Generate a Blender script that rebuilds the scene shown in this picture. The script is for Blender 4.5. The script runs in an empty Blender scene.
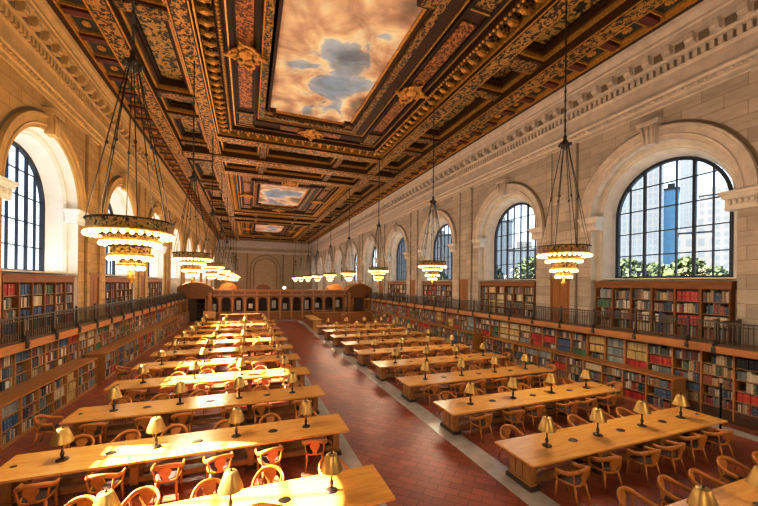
import bpy, math, random
from mathutils import Vector

random.seed(7)
PI = math.pi
sc = bpy.context.scene
COL = sc.collection
CAMX, CAMZ = -4.26, 4.76          # camera position (hall axis is x = 0, the hall runs along +y)
ORD = ['first', 'second', 'third', 'fourth', 'fifth', 'sixth', 'seventh', 'eighth', 'ninth', 'tenth', 'eleventh', 'twelfth',
       'thirteenth', 'fourteenth', 'fifteenth', 'sixteenth', 'seventeenth', 'eighteenth', 'nineteenth', 'twentieth',
       'twenty-first', 'twenty-second', 'twenty-third', 'twenty-fourth', 'twenty-fifth', 'twenty-sixth', 'twenty-seventh', 'twenty-eighth', 'twenty-ninth', 'thirtieth']

# ------------------------------------------------------------------ materials
def new_mat(name):
    m = bpy.data.materials.new(name); m.use_nodes = True
    nt = m.node_tree; b = nt.nodes['Principled BSDF']
    return m, nt, b

def ramp(nt, fac, stops):
    r = nt.nodes.new('ShaderNodeValToRGB')
    els = r.color_ramp.elements
    while len(els) < len(stops): els.new(0.5)
    for e, (p, c) in zip(els, stops):
        e.position = p; e.color = (c[0], c[1], c[2], 1)
    nt.links.new(fac, r.inputs['Fac'])
    return r.outputs['Color']

def objco(nt, scale=(1, 1, 1), rot=(0, 0, 0)):
    t = nt.nodes.new('ShaderNodeTexCoord'); mp = nt.nodes.new('ShaderNodeMapping')
    mp.inputs['Scale'].default_value = scale; mp.inputs['Rotation'].default_value = rot
    nt.links.new(t.outputs['Object'], mp.inputs['Vector'])
    return mp.outputs['Vector']

def noise(nt, vec, scale, detail=4, rough=.55, dist=0.0):
    n = nt.nodes.new('ShaderNodeTexNoise')
    n.inputs['Scale'].default_value = scale; n.inputs['Detail'].default_value = detail
    n.inputs['Roughness'].default_value = rough; n.inputs['Distortion'].default_value = dist
    nt.links.new(vec, n.inputs['Vector'])
    return n.outputs['Fac']

def bump(nt, b, h, strength, dist=.02):
    bp = nt.nodes.new('ShaderNodeBump'); bp.inputs['Strength'].default_value = strength; bp.inputs['Distance'].default_value = dist
    nt.links.new(h, bp.inputs['Height']); nt.links.new(bp.outputs['Normal'], b.inputs['Normal'])

def plain(name, col, rough=.6, metal=0.0, emis=None, es=1.0, var=.0, vscale=3.0):
    m, nt, b = new_mat(name)
    b.inputs['Base Color'].default_value = (*col, 1); b.inputs['Roughness'].default_value = rough; b.inputs['Metallic'].default_value = metal
    if var:
        f = noise(nt, objco(nt), vscale)
        c = ramp(nt, f, [(.3, [x * (1 - var) for x in col]), (.7, [min(1, x * (1 + var)) for x in col])])
        nt.links.new(c, b.inputs['Base Color'])
    if emis:
        b.inputs['Emission Color'].default_value = (*emis, 1); b.inputs['Emission Strength'].default_value = es
        try: m.cycles.emission_sampling = 'NONE'
        except Exception: pass
    return m

def wood(name, dark, light, rough=.4, grain=(1, 12, 12), scale=2.0, spec=.5):
    m, nt, b = new_mat(name)
    v = objco(nt, grain)
    f = noise(nt, v, scale, 5, .6, .4)
    c = ramp(nt, f, [(.28, dark), (.72, light)])
    nt.links.new(c, b.inputs['Base Color'])
    b.inputs['Roughness'].default_value = rough
    b.inputs['Specular IOR Level'].default_value = spec
    bump(nt, b, f, .08, .01)
    return m

def ornament(name, dark, gold, scale=5.0, thr=(.47, .57), rough=.38, metal=.35, dist=2.2):
    """carved gilt scrollwork: warped noise loops in relief"""
    m, nt, b = new_mat(name)
    v = objco(nt)
    f1 = noise(nt, v, scale, 2, .5, dist)
    w = nt.nodes.new('ShaderNodeTexVoronoi'); w.feature = 'SMOOTH_F1'; w.inputs['Scale'].default_value = scale * 1.3
    nt.links.new(v, w.inputs['Vector'])
    mx = nt.nodes.new('ShaderNodeMath'); mx.operation = 'MULTIPLY_ADD'; mx.inputs[1].default_value = .55
    nt.links.new(w.outputs['Distance'], mx.inputs[0]); nt.links.new(f1, mx.inputs[2])
    sb = nt.nodes.new('ShaderNodeMath'); sb.operation = 'SUBTRACT'; sb.inputs[1].default_value = .22
    nt.links.new(mx.outputs[0], sb.inputs[0])
    mid = [(a + c) * .5 for a, c in zip(dark, gold)]
    c = ramp(nt, sb.outputs[0], [(thr[0], dark), ((thr[0] + thr[1]) / 2, mid), (thr[1], gold), (min(.99, thr[1] + .18), [x * .75 for x in gold])])
    nt.links.new(c, b.inputs['Base Color'])
    b.inputs['Roughness'].default_value = rough; b.inputs['Metallic'].default_value = metal
    bump(nt, b, sb.outputs[0], .9, .06)
    return m

def stone(name, c1, c2, mort, axis='yz'):
    m, nt, b = new_mat(name)
    t = nt.nodes.new('ShaderNodeTexCoord'); sp = nt.nodes.new('ShaderNodeSeparateXYZ'); cb = nt.nodes.new('ShaderNodeCombineXYZ')
    nt.links.new(t.outputs['Object'], sp.inputs[0])
    nt.links.new(sp.outputs['Y' if axis == 'yz' else 'X'], cb.inputs[0]); nt.links.new(sp.outputs['Z'], cb.inputs[1])
    br = nt.nodes.new('ShaderNodeTexBrick')
    br.inputs['Scale'].default_value = 1.0; br.inputs['Brick Width'].default_value = 1.35; br.inputs['Row Height'].default_value = .52
    br.inputs['Mortar Size'].default_value = .012; br.inputs['Mortar Smooth'].default_value = .3
    br.inputs['Color1'].default_value = (*c1, 1); br.inputs['Color2'].default_value = (*c2, 1); br.inputs['Mortar'].default_value = (*mort, 1)
    nt.links.new(cb.outputs[0], br.inputs['Vector'])
    f = noise(nt, objco(nt, (1, 1, 3)), 1.6, 5, .6)
    g = ramp(nt, f, [(.25, (.82, .80, .76)), (.75, (1.1, 1.08, 1.05))])
    mx = nt.nodes.new('ShaderNodeMixRGB'); mx.blend_type = 'MULTIPLY'; mx.inputs[0].default_value = 1
    nt.links.new(br.outputs['Color'], mx.inputs[1]); nt.links.new(g, mx.inputs[2])
    nt.links.new(mx.outputs[0], b.inputs['Base Color'])
    b.inputs['Roughness'].default_value = .75
    bump(nt, b, f, .15, .02)
    return m

M = {}
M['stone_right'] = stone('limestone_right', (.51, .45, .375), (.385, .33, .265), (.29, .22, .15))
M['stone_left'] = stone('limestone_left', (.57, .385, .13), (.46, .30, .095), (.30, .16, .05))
M['stone_far'] = stone('limestone_far', (.47, .37, .22), (.43, .33, .19), (.28, .2, .11), 'xz')
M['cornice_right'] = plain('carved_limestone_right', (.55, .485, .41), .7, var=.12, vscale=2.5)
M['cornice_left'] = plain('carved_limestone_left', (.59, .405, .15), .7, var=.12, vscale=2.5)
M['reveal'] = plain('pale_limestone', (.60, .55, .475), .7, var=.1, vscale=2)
M['reveal_left'] = plain('daylight_painted_limestone', (.86, .84, .80), .7, var=.05, vscale=2)  # whitened copy of the reveal stone, paints sky light on the left windows
M['painted_shade'] = plain('shadowed_limestone', (.22, .15, .085), .8)  # dark stone tone that paints the shade of recesses and mouldings
M['dark_metal'] = plain('dark_bronze', (.06, .045, .032), .45, .6)
M['rail_metal'] = plain('rail_bronze', (.085, .06, .042), .45, .5)
M['black'] = plain('black_iron', (.012, .012, .014), .4, .4)
M['muntin'] = plain('blue_black_window_iron', (.02, .026, .04), .5, .2)
M['brass'] = plain('aged_brass', (.52, .355, .115), .42, .85)
M['brass_dark'] = plain('bronze_lamp_stem', (.10, .07, .045), .35, .8)
M['shade_in'] = plain('white_lamp_lining', (.75, .7, .6), .6)
M['bulb'] = plain('lit_bulb', (1, .9, .7), .4, emis=(1.0, .80, .46), es=2.6)
M['globe'] = plain('lit_globe', (1, .9, .7), .4, emis=(1.0, .85, .55), es=4.0)
M['gilt'] = plain('gilt_metal', (.62, .40, .10), .35, .75, var=.3, vscale=14)
M['gilt_fret'] = ornament('gilt_fretwork', (.05, .028, .010), (.62, .40, .11), 11, (.42, .52), rough=.4)
M['table'] = wood('honey_oak_top', (.62, .315, .058), (.80, .46, .105), .2, (1, 9, 9), 1.5)
M['table_side'] = wood('honey_oak_base', (.30, .125, .03), (.44, .2, .055), .45, (5, 5, 1), 2)
M['foot'] = plain('dark_plinth_wood', (.05, .03, .018), .5)
M['chair'] = wood('amber_chair_wood', (.42, .155, .026), (.60, .245, .045), .35, (4, 4, 4), 2)
M['leather'] = plain('dark_seat_leather', (.06, .022, .013), .7)
M['case'] = wood('bookcase_oak', (.34, .135, .03), (.50, .225, .058), .42, (6, 1, 6), 1.5)
M['case_dark'] = wood('bookcase_back_wood', (.05, .02, .008), (.085, .035, .014), .6, (6, 1, 6), 1.5)
M['case_red'] = wood('mahogany_case', (.20, .07, .017), (.30, .115, .03), .6, (6, 1, 6), 1.5, .2)
M['shelf_edge'] = wood('shelf_board_oak', (.32, .15, .05), (.46, .24, .10), .5, (6, 1, 6), 1.5)
M['booth'] = wood('booth_red_oak', (.17, .055, .008), (.30, .105, .016), .4, (1, 1, 5), 2)
M['booth_light'] = wood('booth_pale_oak', (.5, .26, .07), (.6, .34, .11), .5, (1, 1, 5), 2)
M['void'] = plain('dark_recess', (.02, .012, .008), .9)
M['door'] = wood('door_oak', (.28, .11, .024), (.38, .16, .038), .6, (6, 6, 1), 2, .2)
M['marble'] = plain('pale_grey_marble', (.50, .47, .43), .22, var=.14, vscale=2.2)
M['gallery'] = plain('gallery_stone', (.30, .17, .07), .5, var=.1)
M['fascia'] = wood('gallery_fascia_oak', (.36, .15, .04), (.48, .22, .06), .4, (6, 1, 6), 1.5)
M['c_wood'] = wood('ceiling_walnut', (.020, .0065, .002), (.042, .014, .004), .6, (3, 3, 3), 2, .25)
M['c_wood2'] = wood('ceiling_brown', (.042, .0135, .0032), (.078, .026, .006), .55, (3, 3, 3), 2, .25)
M['c_red'] = plain('ceiling_oxblood', (.13, .022, .014), .5, var=.2)
M['c_blue'] = plain('ceiling_slate', (.032, .034, .030), .55, var=.3, vscale=6)
M['c_gold'] = plain('ceiling_gilding', (.60, .31, .05), .36, .5, var=.35, vscale=10)
M['c_scroll'] = ornament('gilt_scroll_carving', (.045, .014, .003), (.64, .345, .06), 4.2)
M['c_scroll_fine'] = ornament('gilt_fine_carving', (.030, .012, .004), (.50, .255, .045), 5.6, (.47, .58))
M['c_arabesque'] = ornament('gilt_arabesque_panel', (.040, .030, .016), (.60, .36, .075), 3.4, (.46, .55))
M['c_russet'] = ornament('russet_gilt_panel', (.11, .022, .004), (.56, .22, .035), 5.0)

def floor_mat():
    m, nt, b = new_mat('terracotta_tile')
    v = objco(nt, (1, 1, 1), (0, 0, PI / 4))
    br = nt.nodes.new('ShaderNodeTexBrick')
    br.offset = .5
    br.inputs['Scale'].default_value = 1; br.inputs['Brick Width'].default_value = .50; br.inputs['Row Height'].default_value = .25
    br.inputs['Mortar Size'].default_value = .012
    br.inputs['Color1'].default_value = (.36, .098, .046, 1); br.inputs['Color2'].default_value = (.27, .07, .034, 1); br.inputs['Mortar'].default_value = (.165, .05, .03, 1)
    nt.links.new(v, br.inputs['Vector'])
    f = noise(nt, objco(nt), .45, 3)
    g = ramp(nt, f, [(.3, (.8, .78, .8)), (.7, (1.18, 1.1, 1.02))])
    mx = nt.nodes.new('ShaderNodeMixRGB'); mx.blend_type = 'MULTIPLY'; mx.inputs[0].default_value = 1
    nt.links.new(br.outputs['Color'], mx.inputs[1]); nt.links.new(g, mx.inputs[2])
    nt.links.new(mx.outputs[0], b.inputs['Base Color'])
    b.inputs['Roughness'].default_value = .36; b.inputs['Specular IOR Level'].default_value = .35
    bump(nt, b, br.outputs['Fac'], -.12, .01)
    return m
M['floor'] = floor_mat()

def mural_mat(seed):
    m, nt, b = new_mat('cloud_mural_paint')
    t = nt.nodes.new('ShaderNodeTexCoord'); mp = nt.nodes.new('ShaderNodeMapping')
    mp.inputs['Location'].default_value = seed; nt.links.new(t.outputs['Object'], mp.inputs['Vector'])
    v = mp.outputs['Vector']
    big = noise(nt, v, .34, 4, .52, .6)
    sx_ = nt.nodes.new('ShaderNodeVectorMath'); sx_.operation = 'MULTIPLY'; sx_.inputs[1].default_value = (.40, .13, 0); nt.links.new(t.outputs['Object'], sx_.inputs[0])
    ln_ = nt.nodes.new('ShaderNodeVectorMath'); ln_.operation = 'LENGTH'; nt.links.new(sx_.outputs[0], ln_.inputs[0])
    ma_ = nt.nodes.new('ShaderNodeMath'); ma_.operation = 'MULTIPLY_ADD'; ma_.inputs[1].default_value = -.17; ma_.inputs[2].default_value = .105; nt.links.new(ln_.outputs['Value'], ma_.inputs[0])
    ad_ = nt.nodes.new('ShaderNodeMath'); ad_.operation = 'ADD'; nt.links.new(big, ad_.inputs[0]); nt.links.new(ma_.outputs[0], ad_.inputs[1]); big = ad_.outputs[0]
    c = ramp(nt, big, [(.28, (.30, .29, .24)), (.37, (.60, .47, .38)), (.445, (.84, .70, .57)), (.50, (.92, .88, .82)), (.535, (.46, .62, .88)), (.66, (.30, .48, .82))])
    puff = noise(nt, v, .55, 5, .55, .5)
    c2 = ramp(nt, puff, [(.33, (.60, .48, .40)), (.47, (.88, .80, .72)), (.60, (1.1, 1.02, .92)), (.8, (1.2, 1.12, 1.0))])
    mx = nt.nodes.new('ShaderNodeMixRGB'); mx.blend_type = 'MULTIPLY'; mx.inputs[0].default_value = .9
    nt.links.new(c, mx.inputs[1]); nt.links.new(c2, mx.inputs[2])
    nt.links.new(mx.outputs[0], b.inputs['Base Color'])
    b.inputs['Roughness'].default_value = .7
    nt.links.new(mx.outputs[0], b.inputs['Emission Color']); b.inputs['Emission Strength'].default_value = 0.0
    return m

def glass_mat():
    m = bpy.data.materials.new('clear_window_glass'); m.use_nodes = True
    nt = m.node_tree; nt.nodes.clear()
    o = nt.nodes.new('ShaderNodeOutputMaterial'); t = nt.nodes.new('ShaderNodeBsdfTransparent'); g = nt.nodes.new('ShaderNodeBsdfGlossy')
    t.inputs['Color'].default_value = (.93, .96, .98, 1); g.inputs['Roughness'].default_value = .05
    mx = nt.nodes.new('ShaderNodeMixShader'); mx.inputs[0].default_value = .05
    nt.links.new(t.outputs[0], mx.inputs[1]); nt.links.new(g.outputs[0], mx.inputs[2]); nt.links.new(mx.outputs[0], o.inputs[0])
    return m
M['glass'] = glass_mat()

def attr_mat(name, rough=.55):
    m, nt, b = new_mat(name)
    a = nt.nodes.new('ShaderNodeAttribute'); a.attribute_name = 'Col'
    nt.links.new(a.outputs['Color'], b.inputs['Base Color']); b.inputs['Roughness'].default_value = rough
    return m
M['book'] = attr_mat('book_cloth')

def facade_mat(name, wall, win, bw, bh, mort):
    m, nt, b = new_mat(name)
    t = nt.nodes.new('ShaderNodeTexCoord'); sp = nt.nodes.new('ShaderNodeSeparateXYZ'); cb = nt.nodes.new('ShaderNodeCombineXYZ')
    nt.links.new(t.outputs['Object'], sp.inputs[0]); nt.links.new(sp.outputs['Y'], cb.inputs[0]); nt.links.new(sp.outputs['Z'], cb.inputs[1])
    br = nt.nodes.new('ShaderNodeTexBrick'); br.offset = 0
    br.inputs['Scale'].default_value = 1; br.inputs['Brick Width'].default_value = bw; br.inputs['Row Height'].default_value = bh
    br.inputs['Mortar Size'].default_value = mort; br.inputs['Mortar Smooth'].default_value = .05
    br.inputs['Color1'].default_value = (*win, 1); br.inputs['Color2'].default_value = (*[x * 1.15 for x in win], 1); br.inputs['Mortar'].default_value = (*wall, 1)
    nt.links.new(cb.outputs[0], br.inputs['Vector']); nt.links.new(br.outputs['Color'], b.inputs['Base Color'])
    b.inputs['Roughness'].default_value = .6
    return m

# ------------------------------------------------------------------ mesh helpers
class MB:
    def __init__(s): s.v = []; s.f = []; s.c = []; s.sm = []
    def quad(s, *p, smooth=False):
        n = len(s.v); s.v += [tuple(q) for q in p]; s.f.append(tuple(range(n, n + len(p)))); s.sm.append(smooth)
    def box(s, x0, x1, y0, y1, z0, z1, col=None):
        n = len(s.v)
        s.v += [(x0, y0, z0), (x1, y0, z0), (x1, y1, z0), (x0, y1, z0), (x0, y0, z1), (x1, y0, z1), (x1, y1, z1), (x0, y1, z1)]
        s.f += [(n, n + 3, n + 2, n + 1), (n + 4, n + 5, n + 6, n + 7), (n, n + 1, n + 5, n + 4), (n + 1, n + 2, n + 6, n + 5), (n + 2, n + 3, n + 7, n + 6), (n + 3, n, n + 4, n + 7)]
        s.sm += [False] * 6
        if col is not None: s.c += [col] * 6
        return s
    def lathe(s, prof, c=(0, 0, 0), n=16, smooth=True):
        b = len(s.v)
        for r, z in prof:
            for i in range(n):
                a = 2 * PI * i / n; s.v.append((c[0] + r * math.cos(a), c[1] + r * math.sin(a), c[2] + z))
        for k in range(len(prof) - 1):
            for i in range(n):
                j = (i + 1) % n
                s.f.append((b + k * n + i, b + k * n + j, b + (k + 1) * n + j, b + (k + 1) * n + i)); s.sm.append(smooth)
        s.f.append(tuple(b + i for i in reversed(range(n)))); s.sm.append(False)
        e = b + (len(prof) - 1) * n
        s.f.append(tuple(e + i for i in range(n))); s.sm.append(False)
        return s
    def tube(s, pts, r, n=8, closed=False, flat=None, smooth=True):
        """r: radius or list of radii; flat: (rx, rz) elliptic cross-section (sideways, up)"""
        pts = [Vector(p) for p in pts]; m = len(pts); b = len(s.v)
        for i, p in enumerate(pts):
            a = pts[(i - 1) % m] if (i > 0 or closed) else p; c = pts[(i + 1) % m] if (i < m - 1 or closed) else p
            t = (c - a).normalized()
            up = Vector((0, 0, 1)) if abs(t.z) < .95 else Vector((1, 0, 0))
            sd = t.cross(up).normalized(); up = sd.cross(t).normalized()
            ri = r[i] if isinstance(r, (list, tuple)) else r
            rx, rz = (flat[0], flat[1]) if flat else (ri, ri)
            for k in range(n):
                an = 2 * PI * k / n + (PI / n if n == 4 else 0)
                s.v.append(tuple(p + sd * rx * math.cos(an) + up * rz * math.sin(an)))
        for i in range(m if closed else m - 1):
            for k in range(n):
                j = (k + 1) % n; i2 = (i + 1) % m
                s.f.append((b + i * n + k, b + i * n + j, b + i2 * n + j, b + i2 * n + k)); s.sm.append(smooth and n > 4)
        if not closed:
            s.f.append(tuple(b + k for k in reversed(range(n)))); s.f.append(tuple(b + (m - 1) * n + k for k in range(n))); s.sm += [False, False]
        return s
    def prism(s, poly, axis, a0, a1):
        """poly: 2-D outline; axis 'x': (y,z), 'y': (x,z), 'z': (x,y)"""
        def P(q, a): return (a, q[0], q[1]) if axis == 'x' else ((q[0], a, q[1]) if axis == 'y' else (q[0], q[1], a))
        b = len(s.v); n = len(poly)
        s.v += [P(q, a0) for q in poly] + [P(q, a1) for q in poly]
        s.f.append(tuple(b + i for i in range(n))); s.f.append(tuple(b + n + i for i in reversed(range(n)))); s.sm += [False, False]
        for i in range(n):
            j = (i + 1) % n
            s.f.append((b + i, b + n + i, b + n + j, b + j)); s.sm.append(False)
        return s
    def ball(s, c, r, n=8, m=5, sz=1.0):
        prof = [(r * math.sin(PI * (k + .0001) / m), -r * sz * math.cos(PI * k / m)) for k in range(m + 1)]
        return s.lathe([(max(p[0], r * .02), p[1]) for p in prof], c, n)
    def xf(s, f, start=0):
        for i in range(start, len(s.v)): s.v[i] = tuple(f(*s.v[i]))
        return s
    def mesh(s, name, mat):
        me = bpy.data.meshes.new(name); me.from_pydata(s.v, [], s.f)
        me.polygons.foreach_set('use_smooth', s.sm)
        if mat: me.materials.append(mat)
        if s.c:
            a = me.color_attributes.new('Col', 'FLOAT_COLOR', 'CORNER'); buf = []
            for p, c in zip(me.polygons, s.c): buf += [c[0], c[1], c[2], 1.0] * p.loop_total
            a.data.foreach_set('color', buf)
        me.validate(); me.update()
        return me
    def build(s, name, mat, parent=None, loc=(0, 0, 0), rz=0.0):
        o = bpy.data.objects.new(name, s.mesh(name, M[mat] if isinstance(mat, str) else mat))
        COL.objects.link(o); o.location = loc; o.rotation_euler = (0, 0, rz)
        if parent: o.parent = parent
        return o

def tag(o, label=None, cat=None, group=None, kind=None):
    for k, v in (('label', label), ('category', cat), ('group', group), ('kind', kind)):
        if v: o[k] = v
    return o
def empty(name, loc=(0, 0, 0), rz=0.0, **kw):
    o = bpy.data.objects.new(name, None); o.empty_display_size = .2; COL.objects.link(o)
    o.location = loc; o.rotation_euler = (0, 0, rz); tag(o, **kw); return o
def struct(name, mb, mat, label=None):
    o = mb.build(name, mat); o['kind'] = 'structure'
    if label: o['label'] = label
    return o
def copy_tree(o, parent=None):
    c = o.copy(); COL.objects.link(c)
    if parent: c.parent = parent
    for ch in list(o.children): copy_tree(ch, c)
    return c
def bent(pts, n=6):
    """Catmull-Rom through points"""
    P = [Vector(p) for p in pts]; out = []
    for i in range(len(P) - 1):
        p0 = P[max(i - 1, 0)]; p1 = P[i]; p2 = P[i + 1]; p3 = P[min(i + 2, len(P) - 1)]
        for k in range(n):
            t = k / n
            out.append(.5 * ((2 * p1) + (p2 - p0) * t + (2 * p0 - 5 * p1 + 4 * p2 - p3) * t * t + (3 * p1 - p0 - 3 * p2 + p3) * t ** 3))
    out.append(P[-1]); return out

# ------------------------------------------------------------------ dimensions
X0 = 12.30                 # wall face
XL = 12.0                  # lower wall face behind the bookcases
GZ = 2.72                  # gallery floor
GX = 11.05                 # gallery edge
PER = 9.3
WIN0 = 9.6                # first window centre
NW = 10
YEND = 97.0
RO, RG, ZS, XG = 2.85, 2.28, 8.2, 13.5   # opening radius, glass radius, springing, glass plane
ZC = 15.56
YB = 46.0                  # booth front
WS = {-1: [9.4 + PER * i for i in range(NW)], 1: [9.85 + PER * i for i in range(NW)]}
YN = -10.0

# ------------------------------------------------------------------ floor
mb = MB(); mb.quad((-12.4, YN, 0), (12.4, YN, 0), (12.4, YEND, 0), (-12.4, YEND, 0)); struct('floor', mb, 'floor', 'polished terracotta tile floor laid on the diagonal')
for i, sx in enumerate((-1, 1)):
    mb = MB(); a, b = sorted((sx * 1.44, sx * 2.08)); mb.box(a, b, YN, 43.6, -.02, .006); struct('floor_strip_' + ('left', 'right')[i], mb, 'marble', 'pale marble strip along the %s side of the central aisle' % ('left', 'right')[i])
mb = MB(); mb.box(-6, 1.44, 43.7, 45.0, -.02, .006); struct('floor_strip_cross', mb, 'marble', 'pale marble strip crossing the far end of the aisle')
for i, sx in enumerate((-1, 1)):
    mb = MB(); a, b = sorted((sx * 10.45, sx * 10.95)); mb.box(a, b, YN, 7.9, -.02, .006); struct('floor_border_' + ('left', 'right')[i], mb, 'marble')

# ------------------------------------------------------------------ walls
def arch_wall(side):
    mb = MB(); n = 20
    sx = side
    for yc in WS[side]:
        a, b = yc - PER / 2, yc + PER / 2
        mb.quad((sx * X0, a, GZ - .3), (sx * X0, yc - RO, GZ - .3), (sx * X0, yc - RO, ZC), (sx * X0, a, ZC))
        mb.quad((sx * X0, yc + RO, GZ - .3), (sx * X0, b, GZ - .3), (sx * X0, b, ZC), (sx * X0, yc + RO, ZC))
        for k in range(n):
            t0, t1 = PI - PI * k / n, PI - PI * (k + 1) / n
            y0, z0, y1, z1 = yc + RO * math.cos(t0), ZS + RO * math.sin(t0), yc + RO * math.cos(t1), ZS + RO * math.sin(t1)
            mb.quad((sx * X0, y0, z0), (sx * X0, y1, z1), (sx * X0, y1, ZC), (sx * X0, y0, ZC))
    a = WS[side][0] - PER / 2
    mb.quad((sx * X0, YN, GZ - .3), (sx * X0, a, GZ - .3), (sx * X0, a, ZC), (sx * X0, YN, ZC))
    b = WS[side][-1] + PER / 2
    mb.quad((sx * X0, b, GZ - .3), (sx * X0, YEND, GZ - .3), (sx * X0, YEND, ZC), (sx * X0, b, ZC))
    # lower wall under the gallery
    x0, x1 = sorted((sx * XL, sx * (XL + 1.6)))
    mb.box(x0, x1, YN, YEND, 0, GZ - .3)
    # projecting piers between the windows and painted recess shade beside them
    for yc in WS[side]:
        for d in (-1, 1):
            yb = yc + d * (PER / 2 - .95)
            y0, y1 = sorted((yb, yb + d * .3))
            x0, x1 = sorted((sx * (X0 + .05), sx * (X0 - .10)))
            mb.box(x0, x1, y0, y1, GZ, 12.45)
    return mb
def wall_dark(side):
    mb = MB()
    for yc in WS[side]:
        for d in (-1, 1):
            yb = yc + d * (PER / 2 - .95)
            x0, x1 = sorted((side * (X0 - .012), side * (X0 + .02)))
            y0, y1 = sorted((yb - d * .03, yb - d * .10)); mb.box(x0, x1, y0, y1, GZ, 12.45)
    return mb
for side, nm in ((-1, 'left'), (1, 'right')):
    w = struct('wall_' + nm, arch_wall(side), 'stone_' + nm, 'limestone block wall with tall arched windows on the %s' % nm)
    wall_dark(side).build('recess_shade', 'painted_shade', w)  # dark strips on the wall face, painting the shade of recesses
mb = MB(); mb.quad((-X0, YEND, 0), (X0, YEND, 0), (X0, YEND, 17), (-X0, YEND, 17)); wf = struct('wall_far', mb, 'stone_far', 'far end wall of pale stone with a blind arch')
def arc_sweep(mb, prof, yc, zs, z0, n=24, jamb=True, x=None, fn=None):
    """prof: list of (X, r). Sweeps jamb + semicircle + jamb. fn maps (X, y, z) to world."""
    def ring(X, r):
        pts = []
        if jamb: pts.append((X, yc - r, z0))
        for k in range(n + 1):
            t = PI - PI * k / n; pts.append((X, yc + r * math.cos(t), zs + r * math.sin(t)))
        if jamb: pts.append((X, yc + r, z0))
        return pts
    rings = [[fn(*p) for p in ring(*q)] for q in prof]
    b = len(mb.v); m = len(rings[0])
    for r in rings: mb.v += r
    for i in range(len(rings) - 1):
        for k in range(m - 1):
            mb.f.append((b + i * m + k, b + i * m + k + 1, b + (i + 1) * m + k + 1, b + (i + 1) * m + k)); mb.sm.append(False)
    return mb
mb = MB(); mb.quad((-X0, YN, 0), (X0, YN, 0), (X0, YN, 17), (-X0, YN, 17)); struct('wall_near', mb, 'stone_far', 'end wall behind the viewer')
# blind arch and pilaster lines on the far wall
fn = lambda X, y, z: (y, X, z)
mb = MB(); arc_sweep(mb, [(YEND - .02, 3.7), (YEND - .25, 3.65), (YEND - .25, 3.1), (YEND - .02, 3.0)], 0, 8.2, 0, fn=fn); mb.build('blind_arch', 'stone_far', wf)
mb = MB(); arc_sweep(mb, [(YEND - .03, 3.9), (YEND - .03, 3.72)], 0, 8.2, 0, fn=fn); arc_sweep(mb, [(YEND - .03, 3.0), (YEND - .03, 2.82)], 0, 8.2, 0, fn=fn); mb.build('arch_shade_line', 'painted_shade', wf)  # flat dark rings painting the shade along the blind arch
mb = MB()
for x in (-7.4, -4.6, 4.6, 7.4): mb.box(x - .12, x + .12, YEND - .2, YEND, 0, 12.4)
mb.build('pilaster', 'painted_shade', wf)  # dark tone paints shade onto the pilaster lines
mb = MB(); mb.box(-X0, X0, YEND - .3, YEND, 12.45, 13.0); mb.box(-X0, X0, YEND - .5, YEND, 13.9, ZC); mb.build('cornice_molding', 'cornice_right', wf)

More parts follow.
